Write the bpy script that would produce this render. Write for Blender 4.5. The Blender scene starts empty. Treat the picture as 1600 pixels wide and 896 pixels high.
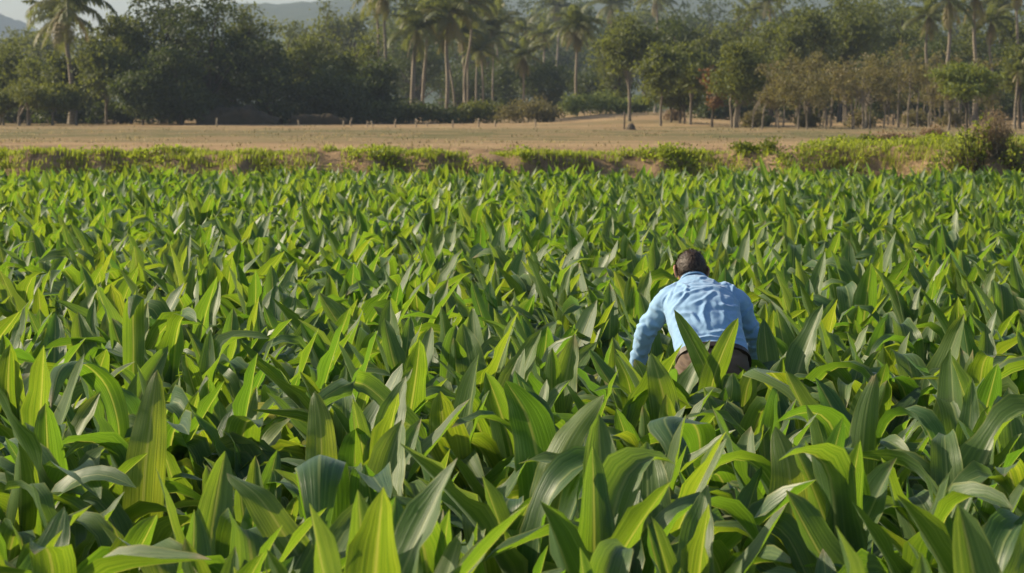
import bpy, math, random
import numpy as np
from mathutils import Vector, noise as mnoise

random.seed(7)
RNG = np.random.default_rng(11)
SC = bpy.context.scene
COL = SC.collection
F = 3778.0            # focal length in photo pixels (85 mm on 36 mm, 1600 px wide)
CAMZ = 2.10
HOR = 180.0           # pixel row of the horizon

def wx(px, d): return (px - 800.0) / F * d
def wz(py, d): return CAMZ - (py - HOR) / F * d
def P3(px, py, d): return np.array([wx(px, d), d, wz(py, d)])

def sstep(a, b, x):
    t = np.clip((np.asarray(x, float) - a) / (b - a), 0, 1)
    return t * t * (3 - 2 * t)

def nz(x, y, z=0.0, s=1.0):
    return mnoise.noise(Vector((x * s, y * s, z)))

# ------------------------------------------------------------------ mesh helpers
def make_mesh(name, V, Q, uv=None, var=None, smooth=True):
    V = np.asarray(V, np.float32); Q = np.asarray(Q, np.int32)
    me = bpy.data.meshes.new(name)
    me.vertices.add(len(V)); me.vertices.foreach_set('co', V.ravel())
    me.loops.add(Q.size); me.loops.foreach_set('vertex_index', Q.ravel())
    me.polygons.add(len(Q)); me.polygons.foreach_set('loop_start', np.arange(0, Q.size, Q.shape[1], dtype=np.int32))
    me.polygons.foreach_set('use_smooth', np.full(len(Q), smooth, dtype=bool))
    me.update(calc_edges=True)
    if uv is not None:
        l = me.uv_layers.new(name='UVMap')
        l.data.foreach_set('uv', np.asarray(uv, np.float32)[Q.ravel()].ravel())
    if var is not None:
        a = me.color_attributes.new('var', 'FLOAT_COLOR', 'POINT')
        a.data.foreach_set('color', np.asarray(var, np.float32).ravel())
    return me

def link(name, me, mat=None, parent=None, loc=(0, 0, 0)):
    o = bpy.data.objects.new(name, me)
    COL.objects.link(o)
    o.location = loc
    if mat is not None and me is not None and not me.materials: me.materials.append(mat)
    if parent is not None: o.parent = parent
    return o

def empty(name, loc, rz=0.0):
    o = bpy.data.objects.new(name, None); COL.objects.link(o)
    o.location = loc; o.rotation_euler = (0, 0, rz); o.empty_display_size = 0.2
    return o

def tag(o, label=None, cat=None, group=None, kind=None):
    if label: o['label'] = label
    if cat: o['category'] = cat
    if group: o['group'] = group
    if kind: o['kind'] = kind
    return o

class Acc:
    """collects quads with per-vertex uv and variation"""
    def __init__(s): s.V, s.Q, s.U, s.C, s.n = [], [], [], [], 0
    def add(s, V, Q, U=None, C=None):
        V = np.asarray(V, float)
        s.V.append(V); s.Q.append(np.asarray(Q) + s.n)
        s.U.append(np.zeros((len(V), 2)) if U is None else U)
        if C is None: C = np.array([.5, .5, .5, 1.])
        C = np.asarray(C, float)
        s.C.append(np.tile(C, (len(V), 1)) if C.ndim == 1 else C)
        s.n += len(V)
    def arrays(s): return np.concatenate(s.V), np.concatenate(s.Q), np.concatenate(s.U), np.concatenate(s.C)
    def mesh(s, name, smooth=True):
        V, Q, U, C = s.arrays(); return make_mesh(name, V, Q, U, C, smooth)

def unit(v):
    v = np.asarray(v, float); n = np.linalg.norm(v, axis=-1, keepdims=True)
    return v / np.where(n < 1e-9, 1, n)

def tube(path, rad, k=8, rough=0.0, rng=RNG):
    path = np.asarray(path, float); n = len(path)
    rad = np.broadcast_to(np.asarray(rad, float), (n,))
    T = unit(np.gradient(path, axis=0))
    ref = np.array([0, 1, 0.]) if abs(T[0][2]) > .6 else np.array([0, 0, 1.])
    A = unit(np.cross(T, ref)); B = np.cross(T, A)
    th = np.linspace(0, 2 * np.pi, k, endpoint=False)
    rr = rad[:, None] * (1 + rough * (rng.random((n, k)) - .5))
    V = path[:, None] + rr[..., None] * (np.cos(th)[None, :, None] * A[:, None] + np.sin(th)[None, :, None] * B[:, None])
    i = np.arange(n - 1)[:, None]; j = np.arange(k)[None]
    Q = np.stack([i * k + j, i * k + (j + 1) % k, (i + 1) * k + (j + 1) % k, (i + 1) * k + j], -1).reshape(-1, 4)
    U = np.stack(np.broadcast_arrays(j / k, np.linspace(0, 1, n)[:, None]), -1).reshape(-1, 2)
    return V.reshape(-1, 3), Q, U

def spline(pts, n):
    pts = np.asarray(pts, float); m = len(pts)
    p = np.vstack([2 * pts[0] - pts[1], pts, 2 * pts[-1] - pts[-2]])
    t = np.linspace(0, m - 1 - 1e-6, n); i = t.astype(int); f = (t - i)[:, None]
    a, b, c, d = p[i], p[i + 1], p[i + 2], p[i + 3]
    return .5 * (2 * b + (c - a) * f + (2 * a - 5 * b + 4 * c - d) * f ** 2 + (3 * b - a - 3 * c + d) * f ** 3)

# ------------------------------------------------------------------ materials
class NT:
    def __init__(s, name):
        s.m = bpy.data.materials.new(name); s.m.use_nodes = True
        s.t = s.m.node_tree; s.t.nodes.clear()
        s.out = s.t.nodes.new('ShaderNodeOutputMaterial')
    def n(s, typ, **kw):
        nd = s.t.nodes.new(typ)
        for k, v in kw.items(): setattr(nd, k, v)
        return nd
    def set(s, sock, v):
        if hasattr(v, 'is_linked'): s.t.links.new(v, sock)
        elif isinstance(v, tuple) and len(v) == 3 and len(sock.default_value) == 4: sock.default_value = (*v, 1)
        else: sock.default_value = v
    def math(s, op, a, b=None, c=None, clamp=False):
        nd = s.n('ShaderNodeMath', operation=op, use_clamp=clamp)
        for i, v in enumerate((a, b, c)):
            if v is not None: s.set(nd.inputs[i], v)
        return nd.outputs[0]
    def mix(s, f, a, b, mode='MIX'):
        nd = s.n('ShaderNodeMix', data_type='RGBA', blend_type=mode)
        s.set(nd.inputs[0], f); s.set(nd.inputs[6], a); s.set(nd.inputs[7], b)
        return nd.outputs[2]
    def noise(s, vec=None, scale=5., detail=4., rough=.55, dist=0.):
        nd = s.n('ShaderNodeTexNoise')
        if vec is not None: s.t.links.new(vec, nd.inputs['Vector'])
        nd.inputs['Scale'].default_value = scale; nd.inputs['Detail'].default_value = detail
        nd.inputs['Roughness'].default_value = rough; nd.inputs['Distortion'].default_value = dist
        return nd.outputs[0]
    def ramp(s, f, stops):
        nd = s.n('ShaderNodeValToRGB'); e = nd.color_ramp.elements
        while len(e) > 1: e.remove(e[-1])
        for i, (p, c) in enumerate(stops):
            c = c if isinstance(c, tuple) else (c, c, c)
            if i == 0: e[0].position = p; e[0].color = (*c, 1)
            else: e.new(p).color = (*c, 1)
        s.set(nd.inputs[0], f); return nd.outputs[0]
    def maprange(s, f, a, b, c, d):
        nd = s.n('ShaderNodeMapRange'); s.set(nd.inputs[0], f)
        for i, v in enumerate((a, b, c, d)): s.set(nd.inputs[i + 1], v)
        return nd.outputs[0]
    def mapping(s, vec, scale):
        nd = s.n('ShaderNodeMapping'); s.t.links.new(vec, nd.inputs[0]); nd.inputs['Scale'].default_value = scale
        return nd.outputs[0]
    def obj(s): return s.n('ShaderNodeTexCoord').outputs['Object']
    def pos(s): return s.n('ShaderNodeNewGeometry').outputs['Position']
    def bump(s, h, strength=.3, dist=.01):
        nd = s.n('ShaderNodeBump'); s.set(nd.inputs['Height'], h)
        nd.inputs['Strength'].default_value = strength; nd.inputs['Distance'].default_value = dist
        return nd.outputs[0]
    def bsdf(s, col, rough=.6, normal=None, spec=.5, **kw):
        nd = s.n('ShaderNodeBsdfPrincipled')
        s.set(nd.inputs['Base Color'], col); s.set(nd.inputs['Roughness'], rough)
        nd.inputs['Specular IOR Level'].default_value = spec
        for k, v in kw.items(): s.set(nd.inputs[k.replace('_', ' ')], v)
        if normal is not None: s.t.links.new(normal, nd.inputs['Normal'])
        return nd.outputs[0]
    def trans(s, sh, col, f, normal=None):
        tr = s.n('ShaderNodeBsdfTranslucent'); s.set(tr.inputs[0], col)
        if normal is not None: s.t.links.new(normal, tr.inputs['Normal'])
        mx = s.n('ShaderNodeMixShader'); s.set(mx.inputs[0], f)
        s.t.links.new(sh, mx.inputs[1]); s.t.links.new(tr.outputs[0], mx.inputs[2])
        return mx.outputs[0]
    def done(s, sh): s.t.links.new(sh, s.out.inputs['Surface']); return s.m

def sepc(b, sock):
    nd = b.n('ShaderNodeSeparateColor'); b.t.links.new(sock, nd.inputs[0]); return nd.outputs

def mat_crop():
    b = NT('crop_leaf')
    at = b.n('ShaderNodeAttribute', attribute_name='var')
    r, g, bl = sepc(b, at.outputs['Color'])[:3]
    uvn = b.n('ShaderNodeUVMap', uv_map='UVMap')
    sx = b.n('ShaderNodeSeparateXYZ'); b.t.links.new(uvn.outputs[0], sx.inputs[0])
    u, v = sx.outputs[0], sx.outputs[1]
    cb = b.n('ShaderNodeCombineXYZ')
    b.set(cb.inputs[0], b.math('MULTIPLY', u, 26.)); b.set(cb.inputs[1], b.math('MULTIPLY', v, 1.4)); b.set(cb.inputs[2], b.math('MULTIPLY', bl, 90.))
    vein = b.noise(cb.outputs[0], 1., 2., .5)
    cb2 = b.n('ShaderNodeCombineXYZ')
    b.set(cb2.inputs[0], b.math('MULTIPLY', u, 11.)); b.set(cb2.inputs[1], b.math('MULTIPLY', v, 1.2)); b.set(cb2.inputs[2], b.math('MULTIPLY', bl, 37.))
    broad = b.noise(cb2.outputs[0], 1., 2., .5)
    blot = b.noise(b.pos(), 9., 3., .55)
    base = b.mix(r, (.028, .084, .032), (.112, .178, .026))
    base = b.mix(b.maprange(broad, .36, .70, 0., .55), base, (.13, .21, .08))
    base = b.mix(b.maprange(vein, .53, .68, 0., .6), base, (.19, .27, .10))
    base = b.mix(b.maprange(vein, .45, .28, 0., .45), base, (.02, .065, .022))
    base = b.mix(b.maprange(blot, .5, .75, 0., .25), base, (.14, .19, .05))
    du = b.math('ABSOLUTE', b.math('SUBTRACT', u, .5))
    base = b.mix(b.maprange(du, .012, .045, .75, 0.), base, (.27, .34, .12))
    base = b.mix(b.maprange(du, .455, .5, 0., .7), base, (.30, .31, .07))
    tipn = b.math('ADD', v, b.math('MULTIPLY', b.math('SUBTRACT', bl, .5), .16))
    base = b.mix(b.maprange(tipn, .97, 1.03, 0., .8), base, (.26, .20, .09))
    dry = b.maprange(g, .975, .995, 0., .55)
    base = b.mix(dry, base, (.36, .32, .17))
    spk = b.noise(b.pos(), 140., 2., .5)
    base = b.mix(b.math('MULTIPLY', b.maprange(spk, .70, .76, 0., .6), b.maprange(blot, .5, .65, 0., 1.)), base, (.20, .16, .07))
    nrm = b.bump(vein, .45, .005)
    tcol = b.mix(r, (.18, .38, .020), (.52, .57, .026))
    tcol = b.mix(b.maprange(vein, .40, .62, .6, 0.), tcol, (.10, .22, .01)); tcol = b.mix(b.maprange(broad, .38, .66, .35, 0.), tcol, (.14, .30, .01))
    tcol = b.mix(b.maprange(du, .012, .05, .7, 0.), tcol, (.62, .62, .10))
    tcol = b.mix(dry, tcol, (.45, .36, .14))
    sh = b.bsdf(base, b.maprange(bl, 0., 1., .38, .56), nrm, .5, Sheen_Weight=.14, Sheen_Roughness=.4, Sheen_Tint=(.75, .95, .9))
    return b.done(b.trans(sh, tcol, .46, nrm))

def mat_foliage(name, dark, light, trans, tf=.3, rough=.6, brown=None, hueobj=.25):
    b = NT(name)
    at = b.n('ShaderNodeAttribute', attribute_name='var')
    r, g, bl = sepc(b, at.outputs['Color'])[:3]
    oi = b.n('ShaderNodeObjectInfo').outputs['Random']
    c = b.mix(r, dark, light)
    c = b.mix(b.math('MULTIPLY', oi, hueobj), c, tuple(x * 1.5 for x in light))
    if brown: c = b.mix(g, c, brown)
    sh = b.bsdf(c, rough, None, .35)
    return b.done(b.trans(sh, trans, tf))

def mat_bark(name, a, c, scale=3., band=0.):
    b = NT(name); o = b.obj()
    n1 = b.noise(b.mapping(o, (1, 1, .35)), scale, 6., .65)
    n2 = b.noise(o, scale * 6, 3., .6)
    col = b.mix(b.maprange(n1, .3, .7, 0., 1.), a, c)
    col = b.mix(b.maprange(n2, .45, .7, 0., .4), col, tuple(x * .45 for x in a))
    if band:
        sp = b.n('ShaderNodeSeparateXYZ'); b.t.links.new(o, sp.inputs[0])
        w = b.math('SINE', b.math('MULTIPLY', b.math('ADD', sp.outputs[2], b.math('MULTIPLY', n1, .12)), band))
        col = b.mix(b.maprange(w, .3, 1., 0., .45), col, tuple(x * .5 for x in a))
    return b.done(b.bsdf(col, .9, b.bump(n2, .5, .03), .2))

def mat_earth(name, stops, sx=1., scale=1.2, green=None, bump=.05):
    b = NT(name); p = b.pos()
    n1 = b.noise(b.mapping(p, (sx, 1, 1)), scale, 8., .65)
    n2 = b.noise(p, scale * 14, 4., .65)
    col = b.ramp(n1, stops)
    col = b.mix(b.maprange(n2, .4, .7, 0., .5), col, tuple(x * .55 for x in stops[0][1]))
    if green:
        n3 = b.noise(b.mapping(p, (sx, 1, 1)), scale * .8, 5., .6)
        col = b.mix(b.maprange(n3, .46, .6, 0., .75), col, green)
    return b.done(b.bsdf(col, .95, b.bump(n2, .7, bump), .15))

def mat_field():
    """dry stubble field: tan with long streaks, a green strip further out"""
    b = NT('dry_field_soil'); p = b.pos()
    sp = b.n('ShaderNodeSeparateXYZ'); b.t.links.new(p, sp.inputs[0])
    lo = b.noise(b.mapping(p, (.06, .35, 1)), 1., 5., .6)
    mid = b.noise(b.mapping(p, (.30, .16, 1)), 1., 7., .68)
    fi = b.noise(p, 9., 4., .7)
    col = b.ramp(mid, [(.3, (.24, .158, .085)), (.5, (.37, .252, .138)), (.72, (.46, .335, .185))])
    col = b.mix(b.maprange(fi, .42, .68, 0., .45), col, (.14, .10, .055)); st_ = b.noise(b.mapping(p, (.035, .14, 1)), 1., 6., .7); col = b.mix(b.maprange(st_, .45, .60, 0., .65), col, (.16, .135, .065))
    wob = b.math('ADD', sp.outputs[1], b.math('MULTIPLY', b.math('SUBTRACT', lo, .5), 60.))
    g1 = b.math('MULTIPLY', b.maprange(wob, 84., 100., 0., 1.), b.maprange(wob, 140., 185., 1., 0.))
    g2 = b.math('MULTIPLY', g1, b.maprange(mid, .40, .58, .12, .85))
    col = b.mix(g2, col, (.085, .098, .036))
    far = b.maprange(sp.outputs[1], 330., 480., 0., 1.)
    col = b.mix(far, col, (.06, .075, .028))
    return b.done(b.bsdf(col, .95, b.bump(fi, .8, .06), .1))

def mat_cloth(name, col, col2, weave=900., rough=.8, sheen=.25):
    b = NT(name); o = b.obj()
    n1 = b.noise(o, 5., 4., .6); n2 = b.noise(o, 260., 2., .5)
    c = b.mix(b.maprange(n1, .35, .7, 0., 1.), col, col2)
    c = b.mix(b.maprange(n2, .4, .7, 0., .18), c, tuple(x * .6 for x in col))
    sh = b.bsdf(c, rough, b.bump(n2, .12, .001), .3, Sheen_Weight=sheen, Sheen_Roughness=.5)
    return b.done(sh)

M_crop = mat_crop()
b_ = NT('crop_stem'); M_stem = b_.done(b_.bsdf(b_.mix(b_.noise(b_.mapping(b_.obj(), (6, 6, 1)), 5.), (.05, .11, .03), (.20, .24, .09)), .55, None, .4))
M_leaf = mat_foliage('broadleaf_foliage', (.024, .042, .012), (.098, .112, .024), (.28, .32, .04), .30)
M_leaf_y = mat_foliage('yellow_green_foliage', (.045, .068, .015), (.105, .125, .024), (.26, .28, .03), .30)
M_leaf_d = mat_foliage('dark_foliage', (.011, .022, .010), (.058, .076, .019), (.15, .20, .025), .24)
M_leaf_b = mat_foliage('sparse_olive_foliage', (.060, .064, .024), (.15, .138, .048), (.32, .28, .07), .3, brown=(.135, .095, .050))
M_leaf_r = mat_foliage('rust_foliage', (.10, .055, .02), (.19, .10, .035), (.28, .13, .03), .25)
M_frond = mat_foliage('palm_frond', (.018, .034, .012), (.11, .125, .034), (.28, .32, .06), .3, .5, brown=(.24, .17, .07))
M_shrub = mat_foliage('shrub_foliage', (.045, .085, .018), (.135, .165, .030), (.32, .36, .04), .32)
M_shrub2 = mat_foliage('leafy_shoot_foliage', (.075, .125, .022), (.22, .25, .04), (.50, .56, .06), .42, hueobj=.1)
M_pale = mat_foliage('pale_green_foliage', (.085, .125, .035), (.20, .235, .07), (.36, .42, .08), .32)
M_dry = mat_foliage('dry_twig_foliage', (.17, .12, .07), (.30, .21, .12), (.34, .24, .12), .3)
M_grass = mat_foliage('bank_grass', (.095, .150, .018), (.22, .25, .034), (.48, .58, .04), .42, brown=(.33, .25, .12), hueobj=0.)
M_stubble = mat_foliage('field_stubble', (.22, .17, .09), (.36, .28, .15), (.42, .34, .18), .42, brown=(.15, .16, .055), hueobj=0.)
M_bark = mat_bark('grey_bark', (.15, .125, .095), (.27, .23, .175))
M_barkd = mat_bark('dark_bark', (.07, .055, .042), (.14, .115, .085))
M_palmbark = mat_bark('palm_bark', (.19, .155, .115), (.33, .285, .22), 2.5, 26.)
M_soil = mat_earth('crop_soil', [(.3, (.045, .032, .02)), (.6, (.085, .06, .036)), (.8, (.12, .085, .05))])
M_bank = mat_earth('bank_earth', [(.3, (.20, .135, .075)), (.5, (.33, .225, .13)), (.75, (.45, .32, .19))], scale=1.6, bump=.08)
M_field = mat_field()
M_mound = mat_earth('mound_earth_shaded', [(.35, (.035, .030, .018)), (.5, (.06, .046, .028)), (.7, (.095, .066, .042))], scale=.8)  # brown earth, its colour darkened to stand in for tree shade
M_hill = mat_earth('hill_forest', [(.35, (.025, .04, .016)), (.65, (.055, .07, .028))], scale=.03, bump=2.)
M_wood = mat_bark('stake_wood', (.28, .22, .15), (.42, .35, .25), 9.)

# ------------------------------------------------------------------ terrain
def bank_front(x):          # y of the bank's foot, wandering
    return 56.6 + 0.9 * nz(x, 3.1, 0, .11) + .5 * nz(x, 9.7, 0, .45) + .25 * nz(x, 4.4, 0, 1.3) - .7 * float(sstep(8.2, 10.2, x))
def terrain(x, y, fine=True):
    f = bank_front(x)
    wid = 1.5 + .9 * nz(x, 1.7, 2, .3)
    right = float(sstep(4.0, 11.0, x))
    t = float(sstep(f, f + max(.6, wid), y))
    top = 1.16 + .10 * nz(x, y, 4, .25) + .22 * right * float(1 - sstep(60, 72, y))
    z = t * top
    if fine and 55 < y < 66:
        a = float(sstep(f - .6, f + .3, y)) * float(1 - sstep(61, 66, y))
        z += a * (.16 * nz(x, y, 7, .9) + .09 * nz(x, y, 8, 2.6) + .055 * nz(x, y, 9, 6.) + .03 * nz(x, y, 10, 14.))
    if y > 66: z += .06 * nz(x, y, 11, .06) + .03 * nz(x, y, 12, .4)
    if 150 < y < 330: z += .75 * math.exp(-((x - 10.5) / 5.5) ** 2) * float(sstep(168, 212, y)) * float(1 - sstep(230, 330, y))
    z += 1.05 * float(sstep(150, 300, y)) + 3.0 * float(sstep(320, 700, y))
    return z

def sheet(name, xs, ys, mat, zoff=0., fine=True, zf=None):
    zf = zf or (lambda x, y: terrain(x, y, fine))
    V = np.array([[x, y, zf(x, y) + zoff] for y in ys for x in xs]); nx, ny = len(xs), len(ys)
    i = np.arange(ny - 1)[:, None]; j = np.arange(nx - 1)[None]
    Q = np.stack([i * nx + j, i * nx + j + 1, (i + 1) * nx + j + 1, (i + 1) * nx + j], -1).reshape(-1, 4)
    o = link(name, make_mesh(name, V, Q), mat); tag(o, kind='structure'); return o

sheet('ground', np.linspace(-60, 60, 81), np.linspace(-30, 55.4, 90), M_soil,
      zf=lambda x, y: .04 * nz(x, y, 0, 1.3) * float(sstep(55.4, 53.0, y)) if False else .035 * nz(x, y, 0, 1.3) * (1 if y < 54 else 0))
sheet('earth_bank', np.concatenate([np.linspace(-60, -17, 30), np.linspace(-16.9, 16.9, 340), np.linspace(17, 60, 30)]),
      np.linspace(55.4, 66, 100), M_bank)
sheet('dry_field', np.linspace(-420, 420, 211), np.concatenate([np.linspace(66, 130, 60), np.linspace(132, 340, 70), np.linspace(350, 820, 40)]), M_field)

def hillz(x, y):
    h = 62 + 46 * float(sstep(-330, -240, x)) + 18 * nz(x, 0, 3, .002) + 10 * nz(x, 0, 5, .0065) + 46 * math.exp(-((x + 540) / 28) ** 2)
    k = float(sstep(900, 2400, y)) * (1 - .4 * float(sstep(2500, 3300, y)))
    return 4.3 + .6 * float(sstep(815, 900, y)) + k * h + (3.4 * nz(x, y, 6, .05) + 2.4 * nz(x, y, 7, .13)) * k
sheet('hills', np.linspace(-1040, 1040, 321), np.linspace(815, 3300, 120), M_hill, zf=hillz)

# ------------------------------------------------------------------ crop plants
def leaf_grid(mid, side, width, nw, fold, wave, rng, C):
    n = len(mid); t = np.linspace(0, 1, n)
    w = (1 - t) ** .66 * (t + .05) ** .55; w = w / w.max() * width / 2
    T = unit(np.gradient(mid, axis=0)); S = unit(side - (side * T).sum(1, keepdims=True) * T)
    N = np.cross(T, S)
    s = np.linspace(-1, 1, nw)
    ph, ph2, fr = rng.random() * 6.28, rng.random() * 6.28, 5 + 5 * rng.random()
    ed = np.abs(s)[None] ** 2
    wav = wave * w[:, None] * ed * (np.where(s < 0, np.sin(fr * t[:, None] * 3.1 + ph), np.sin(fr * t[:, None] * 2.7 + ph2)))
    prof = fold * np.abs(s)[None] ** 1.3 * w[:, None]
    V = mid[:, None] + S[:, None] * (s[None, :, None] * w[:, None, None] * math.cos(math.atan(fold) * .7)) + N[:, None] * (prof + wav)[..., None]
    i = np.arange(n - 1)[:, None]; j = np.arange(nw - 1)[None]
    Q = np.stack([i * nw + j, i * nw + j + 1, (i + 1) * nw + j + 1, (i + 1) * nw + j], -1).reshape(-1, 4)
    U = np.stack(np.broadcast_arrays((s[None] + 1) / 2, t[:, None]), -1).reshape(-1, 2)
    return V.reshape(-1, 3), Q, U, C

def crop_leaf(rng, base, az, L, W, elev, bend, kink, twist, ns, nw, C):
    t = np.linspace(0, 1, ns)
    ang = elev - bend * (.22 * t + .78 * sstep(kink - .20, kink + .20, t))
    azc = az + (rng.random() - .5) * 1.1 * t ** 1.5
    d = np.stack([np.cos(ang) * np.cos(azc), np.cos(ang) * np.sin(azc), np.sin(ang)], 1)
    mid = base + np.vstack([[0, 0, 0], np.cumsum((d[:-1] + d[1:]) / 2, 0) * L / (ns - 1)])
    h = np.stack([-np.sin(azc), np.cos(azc), 0 * azc], 1); T = unit(d); N = np.cross(T, h)
    tw = twist * t
    side = h * np.cos(tw)[:, None] + N * np.sin(tw)[:, None]
    return leaf_grid(mid, side, W, nw, .25 + .40 * rng.random(), .10 + .26 * rng.random(), rng, C)

def leafC(rng):
    return np.array([np.clip(rng.normal(.40, .27), 0, 1), rng.random(), rng.random(), 1.])

STYLES = ('upright', 'arching', 'drooping')
def crop_plant(seed, style, ns, nw, with_stem=True):
    rng = np.random.default_rng(seed); A = Acc(); S = Acc()
    nl = int(rng.integers(7, 10)); a0 = rng.random() * 6.28
    lean = (rng.random(2) - .5) * .12
    H = .22 + .12 * rng.random()
    sp = spline([[0, 0, -.03], [lean[0] * .4, lean[1] * .4, H * .5], [lean[0], lean[1], H]], 7)
    for i in range(nl):
        f = i / (nl - 1)
        k = .12 + .86 * f
        base = np.array([np.interp(k, np.linspace(0, 1, 7), sp[:, c]) for c in range(3)])
        az = a0 + i * math.pi * (.93 + .1 * rng.random()) + rng.normal(0, .55)
        L = (.54 + .36 * rng.random()) * (1.06 - .22 * f); W = L * (.165 + .085 * rng.random())
        up = {'upright': .56, 'arching': .32, 'drooping': .14}[style]
        kink = .5
        if rng.random() < up * (.40 + 1.0 * f):
            elev = math.radians(rng.uniform(66, 88)); bend = math.radians(rng.uniform(2, 36))
        else:
            elev = math.radians(rng.uniform(66, 88)); bend = math.radians(rng.uniform(80, 175)); L *= 1.14; kink = rng.uniform(.46, .78)
        if f < .35: elev *= .92
        g = crop_leaf(rng, base, az, L, W, elev, bend, kink, rng.normal(0, .4), ns, nw, leafC(rng))
        A.add(*g)
    if with_stem:
        V, Q, U = tube(sp, np.linspace(.019, .011, 7), 8); S.add(V, Q, U)
    return A, S

N_NEAR = 36
near = []
for i in range(N_NEAR):
    st = STYLES[(0, 0, 1, 1, 2, 0)[i % 6]]
    A, S = crop_plant(100 + i, st, 16, 7)
    fm, sm = A.mesh('crop_foliage'), S.mesh('crop_stem'); fm.materials.append(M_crop); sm.materials.append(M_stem)
    near.append((st, fm, sm))
MAN = np.array([1.055, 12.95])

def man_scale(x, y):
    """plants give way round the man's legs and stay low under and before him; 0 = none"""
    dx, dy = x - MAN[0], y - MAN[1]
    if abs(dx) < .40 and -.30 < dy < .34: return 0
    if abs(dx) < .52 and -.2 < dy < .85: return .62
    if abs(dx) < .42 and -1.7 < dy <= -.30: return .86
    if abs(dx) < .62 and -1.7 < dy < .6: return .95
    return 1

pts = []
rng = np.random.default_rng(5)
s = .425
row = 0
y = 4.9
while y < 55.0:
    half = y * .2118 + .9
    x = -math.ceil(half / s) * s + (s / 2 if row % 2 else 0)
    while x < half:
        jx, jy = rng.normal(0, .085, 2)
        if rng.random() > .03: pts.append((x + jx, y + jy))
        x += s
    y += s * .86; row += 1
pts = np.array(pts)
# individually built hero leaves: (points px,py,d), width px
HEROES = [
    ([(507, 820, 8.9), (503, 752, 8.82), (499, 716, 8.62), (497, 722, 8.40), (496, 775, 8.26), (497, 885, 8.20)], 84, .15, 'crop plant whose wide pale leaf hangs straight down at the front', .15),
    ([(215, 860, 9.3), (222, 740, 9.32), (232, 660, 9.36), (243, 578, 9.45)], 66, .15, 'crop plant with a tall broad yellow-green leaf standing upright at the lower left', .95),
    ([(845, 800, 9.2), (840, 720, 9.16), (822, 650, 9.1), (790, 596, 9.05)], 82, -.3, 'crop plant with a wide bluish leaf standing upright before the field centre', .05),
    ([(500, 780, 9.5), (500, 720, 9.5), (498, 660, 9.53), (490, 612, 9.6)], 52, .1, 'crop plant with an upright yellow-tipped leaf behind the hanging pale leaf', 1.),
    ([(1240, 880, 8.5), (1240, 800, 8.52), (1235, 730, 8.58), (1214, 668, 8.68)], 72, .2, 'crop plant with a broad glowing yellow-green leaf in front of the man', 1.),
    ([(1350, 760, 9.9), (1352, 700, 9.9), (1358, 640, 9.93), (1372, 585, 10.0)], 48, -.15, 'crop plant with a narrow upright striped leaf to the right below the man', .6),
    ([(1345, 850, 8.7), (1330, 760, 8.6), (1310, 700, 8.5), (1302, 730, 8.4), (1325, 830, 8.3)], 58, .3, 'crop plant with a grey-green leaf folded down beside the glowing leaf', .05),
    ([(470, 895, 8.0), (440, 840, 8.0), (400, 780, 8.03), (350, 742, 8.1)], 66, .5, 'crop plant with a broad leaf leaning left over the foreground', .7),
    ([(850, 790, 8.9), (868, 730, 8.9), (900, 670, 8.95), (945, 618, 9.0)], 58, -.35, 'crop plant with a yellow-green leaf leaning right in the middle foreground', .95),
    ([(1120, 640, 12.35), (1108, 590, 12.3), (1085, 540, 12.28), (1054, 484, 12.3)], 36, -.25, 'crop plant with a pointed dark leaf leaning left in front of the man\'s belt', .35),
    ([(1108, 640, 12.3), (1118, 590, 12.28), (1134, 545, 12.28), (1155, 497, 12.3)], 44, .35, 'crop plant with a pale upright leaf covering the right of the man\'s trousers', .55),
    ([(992, 670, 12.42), (988, 625, 12.40), (980, 590, 12.38), (962, 555, 12.4)], 32, .2, 'crop plant with a broad leaf just left of the man\'s left cuff', .5),
    ([(1012, 670, 12.36), (1012, 630, 12.34), (1006, 590, 12.33), (992, 562, 12.36)], 38, -.1, 'crop plant whose rounded leaf covers the man\'s left hand', .65),
    ([(1160, 700, 12.25), (1164, 650, 12.22), (1170, 606, 12.2), (1184, 572, 12.2)], 42, .1, 'crop plant with a green leaf in front of the man\'s right hip', .55),
    ([(1138, 690, 12.1), (1140, 650, 12.1), (1146, 612, 12.1), (1146, 584, 12.12)], 36, -.2, 'short bluish crop plant just below the man\'s right trouser pocket', .2),
    ([(1045, 680, 11.6), (1040, 630, 11.6), (1030, 590, 11.6), (1018, 552, 11.65)], 48, .1, 'crop plant with a broad green leaf below the man\'s left sleeve', .6),
    ([(1095, 690, 10.6), (1080, 660, 10.5), (1040, 655, 10.3), (1060, 700, 10.1), (1100, 800, 10.0)], 58, .2, 'crop plant with a long grey leaf arching over towards the camera below the man', .1),
    ([(1250, 660, 11.6), (1215, 590, 11.5), (1180, 578, 11.3), (1240, 610, 11.1), (1275, 660, 11.0)], 40, .3, 'crop plant with a yellow leaf arching right beside the man\'s right elbow', 1.),
    ([(650, 690, 10.4), (610, 640, 10.4), (560, 600, 10.4), (512, 618, 10.3), (480, 650, 10.2)], 40, .5, 'crop plant with a pale leaf arching left in the middle of the field', .3),
    ([(180, 660, 11.3), (160, 600, 11.3), (120, 566, 11.1), (90, 580, 10.9), (75, 640, 10.7)], 40, .4, 'crop plant with a bluish leaf bent over at the left of the field', .15),
    ([(205, 590, 12.9), (206, 540, 12.9), (206, 490, 12.9), (210, 460, 12.8), (200, 500, 12.7)], 36, .2, 'crop plant with one bleached leaf tip shining white at the left', .4),
    ([(1215, 330, 47.), (1205, 300, 47.), (1195, 270, 47.), (1186, 243, 47.)], 14, .3, 'tall dark crop plant rising above the far edge of the field', .3),
    ([(1238, 330, 47.2), (1238, 300, 47.2), (1239, 270, 47.2), (1242, 250, 47.2)], 10, .3, 'tall narrow crop plant beside the tallest one at the far edge of the field', .45),
]
hero_xy = []
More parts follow.
